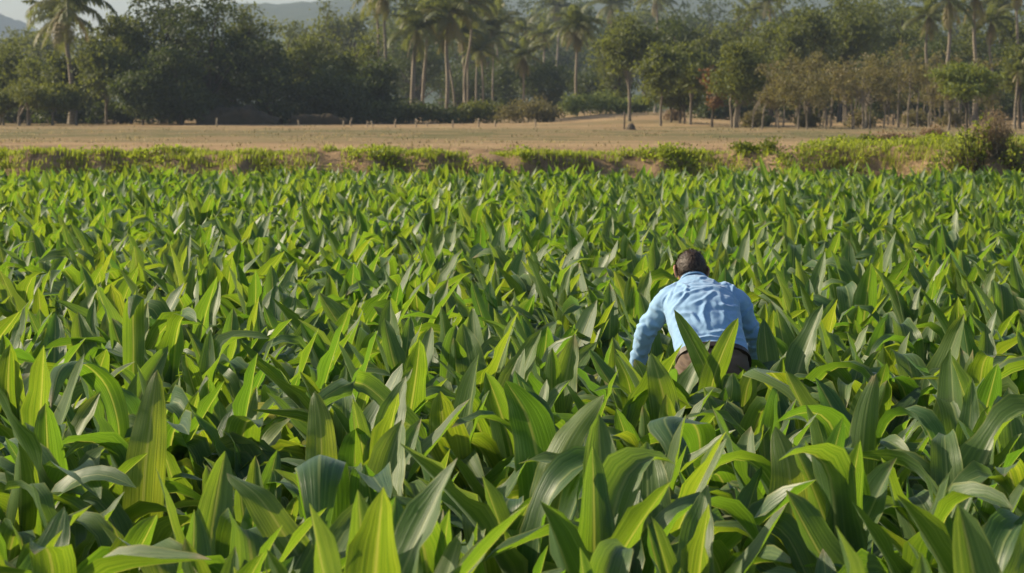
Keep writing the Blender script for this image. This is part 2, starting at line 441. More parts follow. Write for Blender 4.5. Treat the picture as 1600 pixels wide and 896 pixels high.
for hp, wpx, facing, lab, hue in HEROES:
    rngh = np.random.default_rng(len(hero_xy) + 900)
    W3 = np.array([P3(*p) for p in hp]); d0 = hp[0][2]
    base = np.array([W3[0][0], W3[0][1] + .03, 0.])
    hero_xy.append(base[:2])
    mid = spline(np.vstack([[base[0], base[1], max(.12, W3[0][2] - .18)], W3]) - base, 22)
    side = np.tile([math.cos(facing), math.sin(facing), 0.], (22, 1))
    A = Acc(); S = Acc()
    A.add(*leaf_grid(mid, side, wpx / F * d0, 9, -.42 if hp[-1][1] > min(q[1] for q in hp) + 20 else .22, .12, rngh, np.array([hue, .3, rngh.random(), 1.])))
    for i in range(5 if d0 < 40 else 7):
        L = .34 + .2 * rngh.random() if d0 < 40 else .7
        A.add(*crop_leaf(rngh, np.array([0, 0, .1 + .04 * i]), rngh.random() * 6.28, L, L * .25, math.radians(rngh.uniform(45, 72)) + (.2 if d0 > 40 else 0),
                         math.radians(rngh.uniform(30, 120) if d0 < 40 else 20), .5, rngh.normal(0, .4), 14, 7, leafC(rngh)))
    V, Q, U = tube(spline([[0, 0, -.03], [0, 0, .15], mid[0] * .5 + mid[2] * .5], 6), np.linspace(.018, .009, 6), 8); S.add(V, Q, U)
    root = empty('crop_plant', base); tag(root, lab, 'crop plant', 'crop plants in the field')
    link('foliage', A.mesh('crop_foliage'), M_crop, root); link('stem', S.mesh('crop_stem'), M_stem, root)
hero_xy = np.array(hero_xy)

inview = []
for i, (x, y) in enumerate(pts):
    k = man_scale(x, y)
    if k == 0: continue
    hd = np.min(np.linalg.norm(hero_xy - (x, y), axis=1))
    if hd < .15: continue
    inview.append((y, i, k, abs(x / y) < .2118 + .25 / y and y > 5.6))
EXTRA = [(.60, 12.74, .98), (.68, 12.66, .92), (.74, 12.50, .95), (.66, 12.9, .9), (.80, 12.36, 1.0), (.95, 12.5, .84), (1.10, 12.42, .82), (1.25, 12.5, .84), (1.40, 12.46, 1.0), (1.47, 12.75, .95), (1.02, 12.1, 1.02), (1.22, 12.05, 1.03), (.88, 12.02, 1.0), (1.5, 12.95, .95), (1.32, 12.6, 1.), (.86, 12.56, .95), (1.12, 11.75, 1.05), (1.33, 11.9, 1.03), (.96, 11.7, 1.)]
pts = np.vstack([pts, [(a, b) for a, b, _ in EXTRA]])
for j, (a, b, k) in enumerate(EXTRA): inview.append((b, len(pts) - len(EXTRA) + j, k, True))
inview.sort()
N_THINGS = 275
style_txt = {'upright': ('crop plant of mostly upright pointed broad green leaves in the near field', 'upright leaved crop plants in the near field'),
             'arching': ('crop plant with several broad leaves arching outward in the near field', 'arching leaved crop plants in the near field'),
             'drooping': ('crop plant with most leaves bent over and tips hanging in the near field', 'drooping leaved crop plants in the near field')}
rest = []
count = 0
for yv, i, k, vis in inview:
    x, y = pts[i]; rg = np.random.default_rng(4000 + i)
    if vis and count < N_THINGS:
        st, fm, sm = near[int(rg.integers(N_NEAR))]
        root = empty('crop_plant', (x, y, 0), rg.random() * 6.28)
        sc = rg.uniform(.80, 1.16) * k; root.scale = (sc * rg.uniform(.95, 1.08), sc * rg.uniform(.95, 1.08), sc)
        root.rotation_euler[0] = rg.normal(0, .06); root.rotation_euler[1] = rg.normal(0, .06)
        lab, grp = style_txt[st]; tag(root, lab, 'crop plant', grp)
        link('foliage', fm, None, root); link('stem', sm, None, root)
        count += 1
    else: rest.append((x, y, k, rg))
LOD = {}
for name, (ns, nw, n) in {'a': (10, 5, 24), 'b': (8, 3, 24), 'c': (6, 3, 24)}.items():
    LOD[name] = [crop_plant(600 + j, STYLES[(0, 0, 1, 1, 2, 0)[j % 6]], ns, nw, False)[0].arrays() for j in range(n)]
BIG = Acc()
for x, y, k, rg in rest:
    ar = LOD['a' if y < 20 else 'b' if y < 32 else 'c'][int(rg.integers(24))]
    sc = rg.uniform(.78, 1.12) * k; a = rg.random() * 6.28; ca, sa = math.cos(a), math.sin(a)
    V = ar[0] * sc
    V = np.stack([V[:, 0] * ca - V[:, 1] * sa + x, V[:, 0] * sa + V[:, 1] * ca + y, V[:, 2]], 1)
    C = ar[3].copy(); C[:, 0] = np.clip(C[:, 0] + rg.normal(.04, .12), 0, 1); C[:, 2] = (C[:, 2] + rg.random()) % 1
    BIG.add(V, ar[1], ar[2], C)
o = link('crop_field', BIG.mesh('crop_field'), M_crop)
tag(o, 'dense green crop of broad pointed leaves filling the field to the bank', 'crop', kind='stuff')

# ------------------------------------------------------------------ grass on the bank, stubble on the field
def blades(acc, x, y, z, n, h, w, spread, rg, hue, brown):
    for _ in range(n):
        a = rg.random() * 6.28; r = spread * math.sqrt(rg.random()); hh = h * rg.uniform(.5, 1.15)
        ln = hh * rg.uniform(.15, .75); b = rg.random() * 6.28
        px, py = x + r * math.cos(a), y + r * math.sin(a)
        dx, dy = math.cos(b) * ln, math.sin(b) * ln; sx, sy = -math.sin(b) * w / 2, math.cos(b) * w / 2
        V = [[px - sx, py - sy, z - .03], [px + sx, py + sy, z - .03], [px + sx * .8 + dx * .35, py + sy * .8 + dy * .35, z + hh * .6],
             [px - sx * .8 + dx * .35, py - sy * .8 + dy * .35, z + hh * .6], [px + dx + sx * .15, py + dy + sy * .15, z + hh], [px + dx - sx * .15, py + dy - sy * .15, z + hh]]
        acc.add(V, [[0, 1, 2, 3], [3, 2, 4, 5]], None, [np.clip(hue + rg.normal(0, .25), 0, 1), brown if rg.random() < .85 else .8, rg.random(), 1])

def leaf_quads(acc, C, size, rg, hue, outward=None, brown=0.):
    n = len(C)
    d = unit(rg.normal(size=(n, 3)) + (0 if outward is None else outward * .6)); e = unit(np.cross(d, rg.normal(size=(n, 3))))
    f = np.cross(d, e); s = size * rg.uniform(.6, 1.3, (n, 1))
    V = np.stack([C - e * s * .55, C + f * s * .30 + d * s * .10, C + e * s * .6, C - f * s * .30 + d * s * .08], 1).reshape(-1, 3)
    Q = np.arange(4 * n).reshape(n, 4)
    c = np.stack([np.clip(hue + rg.normal(0, .16, n), 0, 1), np.broadcast_to(brown, n) * 1., rg.random(n), np.ones(n)], 1)
    acc.add(V, Q, None, np.repeat(c, 4, 0))

rg = np.random.default_rng(21); G = Acc()
for _ in range(7500):
    x = rg.uniform(-14.5, 14.5); f = bank_front(x); right = float(sstep(4.5, 10, x))
    y = f + rg.uniform(-.5, 2.6 + 3.2 * right)
    zt = terrain(x, y); up = (y - f) / 1.3
    dens = nz(x, y * .5, 31, .55) + .5 * nz(x, y, 33, 1.9)
    thr = .09 - .38 * float(sstep(.3, .85, up)) + .6 * float(sstep(1.25, 1.9, up)) * (1 - right)
    if x > 8.6 and up < .9: thr = .42
    if dens < thr: continue
    blades(G, x, y, zt, int(rg.integers(6, 11)), rg.uniform(.06, .15) * (1 + .35 * right), .026, .16, rg, .45 + .4 * dens, float(np.clip(rg.normal(.08, .25), 0, .7)) if dens > thr + .06 else rg.uniform(.1, .7))
for _ in range(1500):
    x = rg.uniform(-14.5, 14.5); f = bank_front(x); right = float(sstep(4.5, 10, x)); y = f + rg.uniform(.2, 2.0 + 3.2 * right)
    if nz(x, y, 35, .8) + .3 * right < .12 or (x > 8.6 and y - f < 1.2): continue
    c_ = np.array([x, y, terrain(x, y) + .08]); q_ = c_ + rg.normal(size=(14, 3)) * (.10, .10, .06)
    leaf_quads(G, q_, .085, rg, .45 + .3 * rg.random())
for _ in range(1100):
    x = rg.uniform(7.6, 13.5); f = bank_front(x); y = f + rg.uniform(-.3, 1.6)
    if nz(x, y, 51, 1.3) < -.1: continue
    blades(G, x, y, terrain(x, y), 6, rg.uniform(.08, .24), .014, .16, rg, .5, rg.uniform(.7, 1.))
tag(link('bank_grass', G.mesh('bank_grass'), M_grass), 'patchy green grass growing over the earth bank', 'grass', kind='stuff')
G = Acc()
for _ in range(2600):
    u = rg.random(); y = 59.5 + 150 * u ** 1.7; x = rg.uniform(-.235, .235) * y
    dens = nz(x, y * 3, 41, .09) + .6 * nz(x, y, 43, .4)
    if dens < -.05: continue
    gr = .7 if (88 < y + 14 * nz(x, y, 2, .03) < 165 and rg.random() < .75) else rg.random() * .3
    blades(G, x, y, terrain(x, y, False), 4, rg.uniform(.03, .10), .03 + .0004 * y, .4, rg, .75, gr)
tag(link('field_stubble', G.mesh('field_stubble'), M_stubble), 'dry stubble and weeds scattered over the tan field', 'stubble', kind='stuff')

# ------------------------------------------------------------------ trees
def crown_lobes(rg, n, R, zc, hz, flat=1.):
    L = []
    for i in range(n):
        v = unit(rg.normal(size=3)) * rg.uniform(.30, 1.0) ** .8
        r = rg.uniform(.17, .44)
        L.append((np.array([v[0] * R * (1 - r * .6), v[1] * R * (1 - r * .6), zc + v[2] * hz * (1 - r * .6)]), np.array([r * R, r * R, r * (R * .5 + hz * .5) * flat])))
    hi = max(c[2] + q[2] for c, q in L); lo_ = min(c[2] - q[2] for c, q in L); wd = max(abs(c[0]) + q[0] for c, q in L)
    kz = 2 * hz / (hi - lo_); kx = R / wd
    return [(np.array([c[0] * kx, c[1] * kx, (c[2] - lo_) * kz + zc - hz]), q * np.array([kx, kx, kz])) for c, q in L]

def fill_crown(acc, lobes, rg, n, size, brown=0., clump=14):
    vol = np.array([l[1].prod() ** (2 / 3) for l in lobes]); vol /= vol.sum()
    zs = [l[0][2] for l in lobes]
    for (c, r), f in zip(lobes, vol):
        m = max(2, int(n * f / clump)); h0 = .35 + .3 * rg.random() + (.12 if c[2] > np.mean(zs) else -.05)
        for _ in range(m):
            v = unit(rg.normal(size=3)); v[2] = v[2] * .9 + .12
            cc = c + v * r * rg.uniform(.62, 1.06)
            pts = cc + rg.normal(size=(clump, 3)) * size * np.array([1.15, 1.15, .7])
            leaf_quads(acc, pts, size, rg, np.clip(h0 + rg.normal(0, .15), 0, 1), v, np.clip(brown + rg.normal(0, .25), 0, 1) if brown else 0.)

def limbs(acc, rg, H0, r0, targets, lean=(0, 0), k=7):
    top = np.array([lean[0], lean[1], H0])
    path = spline([[0, 0, -.2], [lean[0] * .3 + rg.normal(0, .05), lean[1] * .3, H0 * .45], top], 9)
    V, Q, U = tube(path, r0 * np.linspace(1.25, .72, 9) * np.array([1.25] + [1] * 8), k, .12, rg); acc.add(V, Q, U)
    for t in targets:
        st = path[int(rg.integers(5, 9))] if rg.random() < .6 else path[-1]
        m = (st + t) / 2 + np.array([0, 0, .12 * np.linalg.norm(t - st)]) + rg.normal(0, .05, 3) * np.linalg.norm(t - st)
        p = spline([st, m, t], 7); V, Q, U = tube(p, r0 * np.linspace(.55, .12, 7), 5, 0, rg); acc.add(V, Q, U)

def build_tree(seed, H, R, low, name, mat, bark, nleaf, size, nl=14, brown=0., flat=1., r0=None, lean=0., stems=1, spread=.5, y0=0.):
    """low = height of the crown's underside as a share of H"""
    rg = np.random.default_rng(seed); A = Acc(); TT = []
    zb = low * H; zc = (zb + H) / 2; hz = (H - zb) / 2
    L = crown_lobes(rg, nl, R, zc, hz, flat)
    fill_crown(A, L, rg, nleaf, size, brown)
    r0 = r0 or .025 * H
    for s_ in range(stems):
        tg = [l[0] for l in L[s_::stems]]
        off = np.array([0., 0, 0]) if stems == 1 else np.array([rg.normal(0, R * spread), rg.normal(0, R * .3), 0])
        B = Acc(); limbs(B, rg, max(zb * 1.15, H * .25), r0 * rg.uniform(.75, 1.1), [t - off for t in tg], (lean * H * .3 + rg.normal(0, .02) * H, 0))
        V, Q, U, C = B.arrays(); T = Acc(); T.add(V + off, Q, U); TT.append(T)
    return A, TT

def place_tree(kind, px, d, top, hw, label, group=None, seed=None, **kw):
    x = wx(px, d); z = terrain(x, d, False); H = wz(top, d) - z; R = hw * d / F
    seed = seed or int(abs(px) * 7 + d * 3)
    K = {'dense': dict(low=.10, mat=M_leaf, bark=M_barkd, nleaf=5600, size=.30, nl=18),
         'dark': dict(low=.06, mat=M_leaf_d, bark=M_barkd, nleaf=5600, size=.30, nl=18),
         'tall': dict(low=.42, mat=M_leaf, bark=M_bark, nleaf=3600, size=.28, nl=13, r0=.016 * H),
         'yellow': dict(low=.30, mat=M_leaf_y, bark=M_bark, nleaf=3400, size=.26, nl=13, r0=.018 * H),
         'brown': dict(low=.36, mat=M_leaf_b, bark=M_bark, nleaf=1500, size=.20, nl=12, brown=.45, r0=.013 * H, flat=.7),
         'rust': dict(low=.2, mat=M_leaf_r, bark=M_barkd, nleaf=1200, size=.22, nl=8),
         'flat': dict(low=.50, mat=M_leaf_y, bark=M_barkd, nleaf=3000, size=.22, nl=16, flat=.75, r0=.02 * H),
         'far': dict(low=.12, mat=M_leaf, bark=M_barkd, nleaf=2600, size=.55, nl=14)}[kind]
    K = dict(K); K.update(kw); mat, bark = K.pop('mat'), K.pop('bark')
    A, TT = build_tree(seed, H, R, name=kind, mat=mat, bark=bark, **K)
    nm = {'far': 'broadleaf_tree', 'brown': 'slender_tree', 'flat': 'spreading_tree'}.get(kind, 'broadleaf_tree')
    root = empty(nm, (x, d, z)); tag(root, label, 'tree', group)
    link('crown', A.mesh('crown', False), mat, root)
    for T in TT: link('trunk', T.mesh('trunk'), bark, root)
    return root

def palm_crown(rg, L, nf=19, droop=1., dead=5):
    A = Acc()
    for i in range(nf + dead):
        isd = i >= nf
        az = i * 2.4 + rg.normal(0, .2); f = i / nf
        el = math.radians(rg.uniform(-75, -40)) if isd else math.radians(84 - 92 * f + rg.normal(0, 11))
        bend = math.radians(rg.uniform(60, 100)) * droop * (.35 if isd else 1); ln = L * rg.uniform(.8, 1.08) * (.75 if isd else 1)
        n = 12; t = np.linspace(0, 1, n); ang = el - bend * t ** 1.4
        d = np.stack([np.cos(ang) * math.cos(az), np.cos(ang) * math.sin(az), np.sin(ang)], 1)
        mid = np.vstack([[0, 0, 0], np.cumsum(d[1:], 0) * ln / (n - 1)])
        h = np.array([-math.sin(az), math.cos(az), 0.])
        hue = rg.uniform(.1, .9); br = rg.uniform(.6, 1.) if isd else max(0, rg.normal(-.05 + .25 * (f > .75), .15))
        C = [hue, np.clip(br, 0, 1), rg.random(), 1]
        V, Q, U = tube(mid, ln * np.linspace(.012, .003, n), 4, 0, rg); A.add(V, Q, U, C)
        m = 26; tt = np.linspace(.1, .99, m)
        c = np.stack([np.interp(tt, t, mid[:, k]) for k in range(3)], 1); T = np.stack([np.interp(tt, t, d[:, k]) for k in range(3)], 1)
        ll = ln * .26 * (np.sin(np.pi * (tt * .82 + .14)) ** .7)
        for sgn in (-1, 1):
            S = unit(h * sgn * .85 + T * .5 + rg.normal(0, .1, (m, 3)) + np.array([0, 0, -.30])); wv = T * ln * .020
            tip = c + S * ll[:, None] + np.array([0, 0, -1.]) * (ll * .28)[:, None]; mdl = c + S * (ll * .55)[:, None]
            V = np.stack([c - wv * .6, c + wv * .6, mdl + wv, mdl - wv, tip + wv * .2, tip - wv * .2], 1).reshape(-1, 3)
            b0 = np.arange(m)[:, None] * 6
            Q = np.vstack([b0 + [0, 1, 2, 3], b0 + [3, 2, 4, 5]]); A.add(V, Q, None, C)
    return A

PALMS = 0
def place_palm(px, d, crown_y, rpx, label, group=None, bx=None, thick=1., nf=None, droop=None, dead=3, base=None):
    """px, crown_y = crown centre; bx = trunk foot column"""
    global PALMS; PALMS += 1
    rg = np.random.default_rng(3000 + PALMS); nf = nf or int(rg.integers(12, 19)); droop = droop or rg.uniform(.65, 1.2)
    bx = px if bx is None else bx
    x0 = wx(bx, d); z0 = terrain(x0, d, False); top = np.array([wx(px, d) - x0, 0, wz(crown_y, d) - z0])
    H = top[2]; r = .13 * thick * (.6 + H / 25)
    path = spline([[0, 0, -.3], [top[0] * .15 + rg.normal(0, .012) * H, rg.normal(0, .02) * H, H * .35], [top[0] * .6 + rg.normal(0, .012) * H, rg.normal(0, .02) * H, H * .7], top], 16)
    rad = r * np.concatenate([[1.7, 1.25], np.linspace(1.05, .75, 12), [.85, .6]])
    T = Acc(); V, Q, U = tube(path, rad, 9, .05, rg); T.add(V, Q, U)
    A = palm_crown(rg, rpx * d / F * 1.12, nf, droop, dead); V, Q, U, C = A.arrays()
    A2 = Acc(); A2.add(V + top, Q, U, C)
    root = empty('palm_tree', (x0, d, z0)); tag(root, label, 'palm tree', group)
    link('crown', A2.mesh('crown', False), M_frond, root); link('trunk', T.mesh('trunk'), M_palmbark, root)

PT = place_tree; PP = place_palm
BUSHES = []
# left block
PP(108, 192, 8, 84, 'tall palm with two stems rising beside the dark wood at the left', bx=112, thick=1.6, dead=5)
PP(98, 198, 30, 62, 'second palm leaning on the tall one at the left, with yellowed hanging fronds', bx=122, thick=1.0, dead=5)
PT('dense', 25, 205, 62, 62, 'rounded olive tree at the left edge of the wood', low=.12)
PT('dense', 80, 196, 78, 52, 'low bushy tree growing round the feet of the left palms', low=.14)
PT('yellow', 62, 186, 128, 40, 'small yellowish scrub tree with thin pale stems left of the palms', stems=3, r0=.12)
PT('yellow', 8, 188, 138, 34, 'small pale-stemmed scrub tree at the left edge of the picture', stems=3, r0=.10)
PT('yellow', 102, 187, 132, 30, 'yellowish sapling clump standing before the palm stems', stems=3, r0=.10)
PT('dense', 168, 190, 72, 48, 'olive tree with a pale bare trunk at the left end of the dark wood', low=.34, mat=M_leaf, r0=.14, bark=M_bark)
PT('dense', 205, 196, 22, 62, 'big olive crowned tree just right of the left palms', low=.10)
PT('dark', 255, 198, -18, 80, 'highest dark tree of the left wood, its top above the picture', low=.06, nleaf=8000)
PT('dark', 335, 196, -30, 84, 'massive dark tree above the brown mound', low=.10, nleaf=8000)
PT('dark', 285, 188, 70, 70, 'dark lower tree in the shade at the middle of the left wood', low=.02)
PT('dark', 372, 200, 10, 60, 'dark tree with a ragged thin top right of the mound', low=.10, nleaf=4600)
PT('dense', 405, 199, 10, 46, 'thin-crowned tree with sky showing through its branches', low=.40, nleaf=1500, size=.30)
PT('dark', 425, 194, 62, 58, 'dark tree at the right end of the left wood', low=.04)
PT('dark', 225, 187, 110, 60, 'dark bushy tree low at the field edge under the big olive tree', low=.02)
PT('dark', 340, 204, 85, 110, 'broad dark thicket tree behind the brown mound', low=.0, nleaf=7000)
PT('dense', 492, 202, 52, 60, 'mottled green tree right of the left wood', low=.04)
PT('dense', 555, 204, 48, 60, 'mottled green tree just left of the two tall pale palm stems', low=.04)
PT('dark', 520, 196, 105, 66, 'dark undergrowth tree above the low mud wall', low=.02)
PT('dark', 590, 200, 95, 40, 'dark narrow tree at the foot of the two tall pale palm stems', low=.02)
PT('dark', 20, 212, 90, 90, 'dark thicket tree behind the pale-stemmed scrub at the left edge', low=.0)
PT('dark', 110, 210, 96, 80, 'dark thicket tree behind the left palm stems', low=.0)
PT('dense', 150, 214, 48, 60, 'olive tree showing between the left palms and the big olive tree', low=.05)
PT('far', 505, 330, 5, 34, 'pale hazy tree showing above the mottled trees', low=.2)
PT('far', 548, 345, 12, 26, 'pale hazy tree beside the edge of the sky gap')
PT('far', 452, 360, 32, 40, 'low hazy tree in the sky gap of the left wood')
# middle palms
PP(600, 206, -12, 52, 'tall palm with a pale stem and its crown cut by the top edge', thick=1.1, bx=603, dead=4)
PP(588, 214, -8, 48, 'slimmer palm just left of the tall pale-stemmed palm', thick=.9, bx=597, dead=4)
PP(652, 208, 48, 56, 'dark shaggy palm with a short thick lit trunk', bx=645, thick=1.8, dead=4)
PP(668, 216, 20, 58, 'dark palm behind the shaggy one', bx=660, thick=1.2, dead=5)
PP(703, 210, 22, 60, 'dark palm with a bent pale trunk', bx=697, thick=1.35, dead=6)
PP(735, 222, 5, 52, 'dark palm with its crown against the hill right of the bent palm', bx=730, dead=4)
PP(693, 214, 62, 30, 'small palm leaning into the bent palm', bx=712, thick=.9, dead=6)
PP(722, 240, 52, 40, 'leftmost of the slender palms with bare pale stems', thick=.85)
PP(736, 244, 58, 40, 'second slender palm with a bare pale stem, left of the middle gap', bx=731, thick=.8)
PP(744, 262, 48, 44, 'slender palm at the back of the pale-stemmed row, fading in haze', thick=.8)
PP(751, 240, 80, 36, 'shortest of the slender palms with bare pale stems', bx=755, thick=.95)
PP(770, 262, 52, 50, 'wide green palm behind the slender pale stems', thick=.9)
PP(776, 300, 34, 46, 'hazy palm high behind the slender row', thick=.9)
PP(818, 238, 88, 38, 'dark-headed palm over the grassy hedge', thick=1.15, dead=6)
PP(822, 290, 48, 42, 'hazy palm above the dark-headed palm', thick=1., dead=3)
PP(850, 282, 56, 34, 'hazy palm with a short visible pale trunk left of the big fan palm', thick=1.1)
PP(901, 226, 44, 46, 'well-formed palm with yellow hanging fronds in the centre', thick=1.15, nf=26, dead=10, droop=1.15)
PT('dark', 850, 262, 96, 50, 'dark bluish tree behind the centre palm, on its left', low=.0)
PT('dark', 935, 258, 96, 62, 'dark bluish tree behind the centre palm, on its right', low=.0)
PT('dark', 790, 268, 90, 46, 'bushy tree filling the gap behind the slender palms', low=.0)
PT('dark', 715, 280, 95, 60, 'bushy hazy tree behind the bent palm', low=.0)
PT('dark', 650, 270, 60, 60, 'bushy hazy tree behind the shaggy palm', low=.0)
# undergrowth closing the foot of the wood
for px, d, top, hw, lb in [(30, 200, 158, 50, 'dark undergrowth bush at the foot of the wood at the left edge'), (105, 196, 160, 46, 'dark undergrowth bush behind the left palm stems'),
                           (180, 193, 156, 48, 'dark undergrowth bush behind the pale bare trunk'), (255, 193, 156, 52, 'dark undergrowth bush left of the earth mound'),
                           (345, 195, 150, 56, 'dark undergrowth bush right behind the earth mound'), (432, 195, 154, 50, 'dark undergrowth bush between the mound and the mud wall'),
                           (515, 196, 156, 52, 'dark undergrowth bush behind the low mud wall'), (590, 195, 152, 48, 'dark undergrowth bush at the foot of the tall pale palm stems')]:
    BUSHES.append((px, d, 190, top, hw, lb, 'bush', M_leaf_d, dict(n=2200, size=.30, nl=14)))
for px, d, top, hw, lb in [(1178, 170, 172, 16, 'low scrub bush at the left foot of the slender row'), (1262, 168, 176, 20, 'low scrub bush under the second slender tree of the row'),
                           (1345, 172, 170, 24, 'low scrub bush in the middle of the slender row'), (1430, 174, 172, 22, 'low scrub bush right of the middle of the slender row'), (1488, 172, 170, 24, 'low scrub bush by the umbrella-crowned tree')]:
    BUSHES.append((px, d, 195, top, hw, lb, 'bush', M_leaf_b, dict(n=900, size=.2, nl=9, brown=.3)))
for px, d, top, hw, lb in [(1130, 214, 150, 60, 'dark thicket behind the rust-coloured tree'), (1215, 216, 140, 70, 'dark thicket behind the head of the slender row'),
                           (1310, 218, 138, 70, 'dark thicket behind the middle of the slender row'), (1405, 218, 136, 70, 'dark thicket behind the right half of the slender row'),
                           (1500, 216, 130, 66, 'dark thicket behind the umbrella-crowned tree'), (1590, 214, 126, 60, 'dark thicket at the right edge behind the feathery tree')]:
    BUSHES.append((px, d, 190, top, hw, lb, 'bush', M_leaf_d, dict(n=2400, size=.32, nl=16)))
PT('dense', 1508, 238, 24, 56, 'dense tree filling the gap between the two large right palms', low=.05)
PT('dense', 1580, 236, 14, 52, 'dense tree behind the bare palm trunk at the top right', low=.05)
PT('dark', 640, 300, 36, 70, 'hazy wide tree behind the dark shaggy palms', low=.0)
PT('dark', 745, 310, 48, 70, 'hazy wide tree behind the slender palms', low=.0)
for px, d, top, hw, lb in [(962, 236, 22, 46, 'dense green tree filling the wood right behind the leaning-trunk tree'), (1104, 228, 34, 44, 'dense green tree behind the rust-coloured tree'), (1152, 234, 2, 46, 'tall dense tree behind the yellow-green tree'),
                           (1226, 232, -8, 46, 'tall dense tree behind the left half of the layered olive crown'), (1338, 230, -12, 44, 'tall dense tree just right of the tall olive tree'), (1402, 228, 8, 46, 'dense tree between the grey-green and the blue-green trees')]:
    PT('dense', px, d, top, hw, lb, low=.04, nl=22)
for px, d, top, hw in [(60, 330, 46, 56), (132, 320, 40, 46), (14, 345, 48, 40)]: PT('far', px, d, top, hw, 'hazy tree behind the crown of the tall left palm', 'hazy trees behind the left palms')
# hazy trees beyond
hz = [(620, 420, 12, 60), (690, 460, 4, 60), (770, 440, 22, 55), (835, 470, 8, 60), (880, 430, 25, 55), (945, 455, 6, 60), (1005, 470, 0, 56), (1060, 440, 14, 52), (1110, 470, -4, 50), (1390, 420, -2, 60), (1450, 440, 4, 55), (1330, 380, -10, 50), (570, 470, 30, 40), (1240, 420, 4, 50), (600, 520, -4, 50), (655, 540, -12, 50), (730, 520, -8, 55), (800, 560, -14, 60), (860, 540, -6, 50), (915, 560, -12, 55), (975, 540, -8, 55), (1035, 560, -2, 50), (1170, 480, -6, 60), (1280, 460, -14, 60), (1350, 470, -4, 50), (1420, 500, -10, 55), (1500, 480, -14, 60), (1560, 480, -10, 60), (1090, 540, 6, 40)]
for i, (px, d, top, hw) in enumerate(hz):
    PT('far', px, d, top, hw, 'tree fading into haze in the distant wood behind the palms', 'hazy trees of the distant wood', seed=777 + i * 13, nleaf=2600, size=.7, mat=M_leaf_d if i % 3 else M_leaf)
for i, (px, d, cy, r) in enumerate([(955, 400, 10, 40), (1024, 390, -2, 40), (1172, 330, 20, 30), (1200, 320, 4, 36), (870, 420, 10, 40), (752, 380, 6, 36), (1560, 300, 14, 46)]):
    PP(px, d, cy, r, 'hazy palm standing above the distant wood', 'hazy palms of the distant wood', thick=1.2, nf=18, dead=3)
# centre right
PT('tall', 983, 188, 24, 50, 'dark crowned tree on a tall leaning trunk beside the small dark stump', low=.44, r0=.14, lean=-.05, nleaf=4400)
PT('dark', 1062, 212, 22, 62, 'dark wide tree behind the light green trees', low=.2)
PT('tall', 1032, 176, 74, 40, 'light green tree with a straight thin trunk before the dark wide tree', low=.40, mat=M_leaf, r0=.10)
PT('tall', 1078, 180, 66, 42, 'light green tree with blotchy crown beside the rust-coloured tree', low=.36, mat=M_leaf, r0=.10)
PT('dense', 1058, 184, 110, 46, 'low green tree between the two light green trees', low=.25, stems=3, r0=.08)
PT('rust', 1112, 172, 106, 20, 'small tree with rusty orange leaves', low=.25)
PT('yellow', 1150, 168, 62, 46, 'yellow-green tree at the head of the slender row', low=.26, stems=3, r0=.10, nleaf=4200)
PT('dense', 1205, 206, 34, 64, 'olive tree behind the head of the slender row', low=.1, mat=M_leaf)
PT('dense', 1262, 200, 12, 66, 'broad olive tree with layered crown over the slender row', low=.2, nleaf=7000)
PT('dense', 1310, 206, -6, 56, 'tall olive tree whose top reaches the upper edge', low=.15)
PT('dense', 1375, 232, 16, 52, 'grey-green tree between the tall olive tree and the right palms', low=.05)
PT('dense', 1425, 240, 6, 48, 'blue-green tree next to the right palms', low=.05)
PT('dark', 1350, 214, 74, 60, 'dark tree band behind the brown crowns', low=.0)
PT('dark', 1470, 224, 60, 60, 'dark trees foot under the right palms', low=.0)
PT('dark', 1560, 224, 70, 66, 'dark tree low behind the round tree at the right', low=.0)
PP(1478, 206, 2, 56, 'large palm with long hanging fronds at the upper right', thick=1.3, dead=6)
PP(1520, 210, -8, 58, 'large palm right of the other hanging-frond palm', thick=1.3, dead=5)
PP(1448, 216, 26, 44, 'shorter palm at the left of the upper right palms', thick=1.1, dead=6)
PP(1545, 214, 34, 42, 'short feathery palm under the upper right palms', thick=1.1, dead=5)
PP(1582, 204, -22, 46, 'palm with a bare pale trunk running out of the top right corner', bx=1594, thick=1.0)
# the slender brown row
rr = np.random.default_rng(77)
row = [(1210, 163, 92, 34), (1250, 160, 88, 40), (1292, 170, 80, 38), (1330, 158, 84, 40), (1372, 164, 76, 40), (1415, 168, 82, 42), (1458, 172, 88, 40), (1236, 176, 96, 36), (1310, 184, 88, 40), (1350, 186, 82, 40), (1395, 186, 84, 40), (1440, 188, 84, 40), (1490, 184, 84, 40), (1540, 186, 88, 42), (1272, 188, 94, 36), (1186, 178, 112, 26)]
for i, (px, d, top, hw) in enumerate(row):
    front = i < 7
    PT('brown', px, d, top + rr.uniform(-16, 14), hw * rr.uniform(.8, 1.25), 'slender thin-leaved brownish tree in the front of the row along the field' if front else 'brownish thin tree in the rear of the row along the field',
       'front slender trees of the row' if front else 'rear slender trees of the row', seed=5000 + i, stems=3 if front else 4, spread=.6, nl=int(rr.integers(8, 15)), low=rr.uniform(.18, .42), nleaf=int(rr.uniform(1000, 2000)), brown=.12 if i % 3 else .45)
PT('flat', 1510, 148, 101, 58, 'round umbrella-crowned tree standing alone at the right', low=.46, nleaf=4200, mat=M_shrub)
PT('brown', 1480, 150, 118, 20, 'single thin pale trunk in front of the umbrella-crowned tree', low=.4, nleaf=500, r0=.09)
PT('flat', 1592, 160, 70, 36, 'feathery olive tree cut by the right edge', low=.4, nleaf=2600, size=.26)
PP(1588, 158, 112, 24, 'small palm with drooping fronds under the feathery tree at the right edge', bx=1584, thick=.9, dead=4)

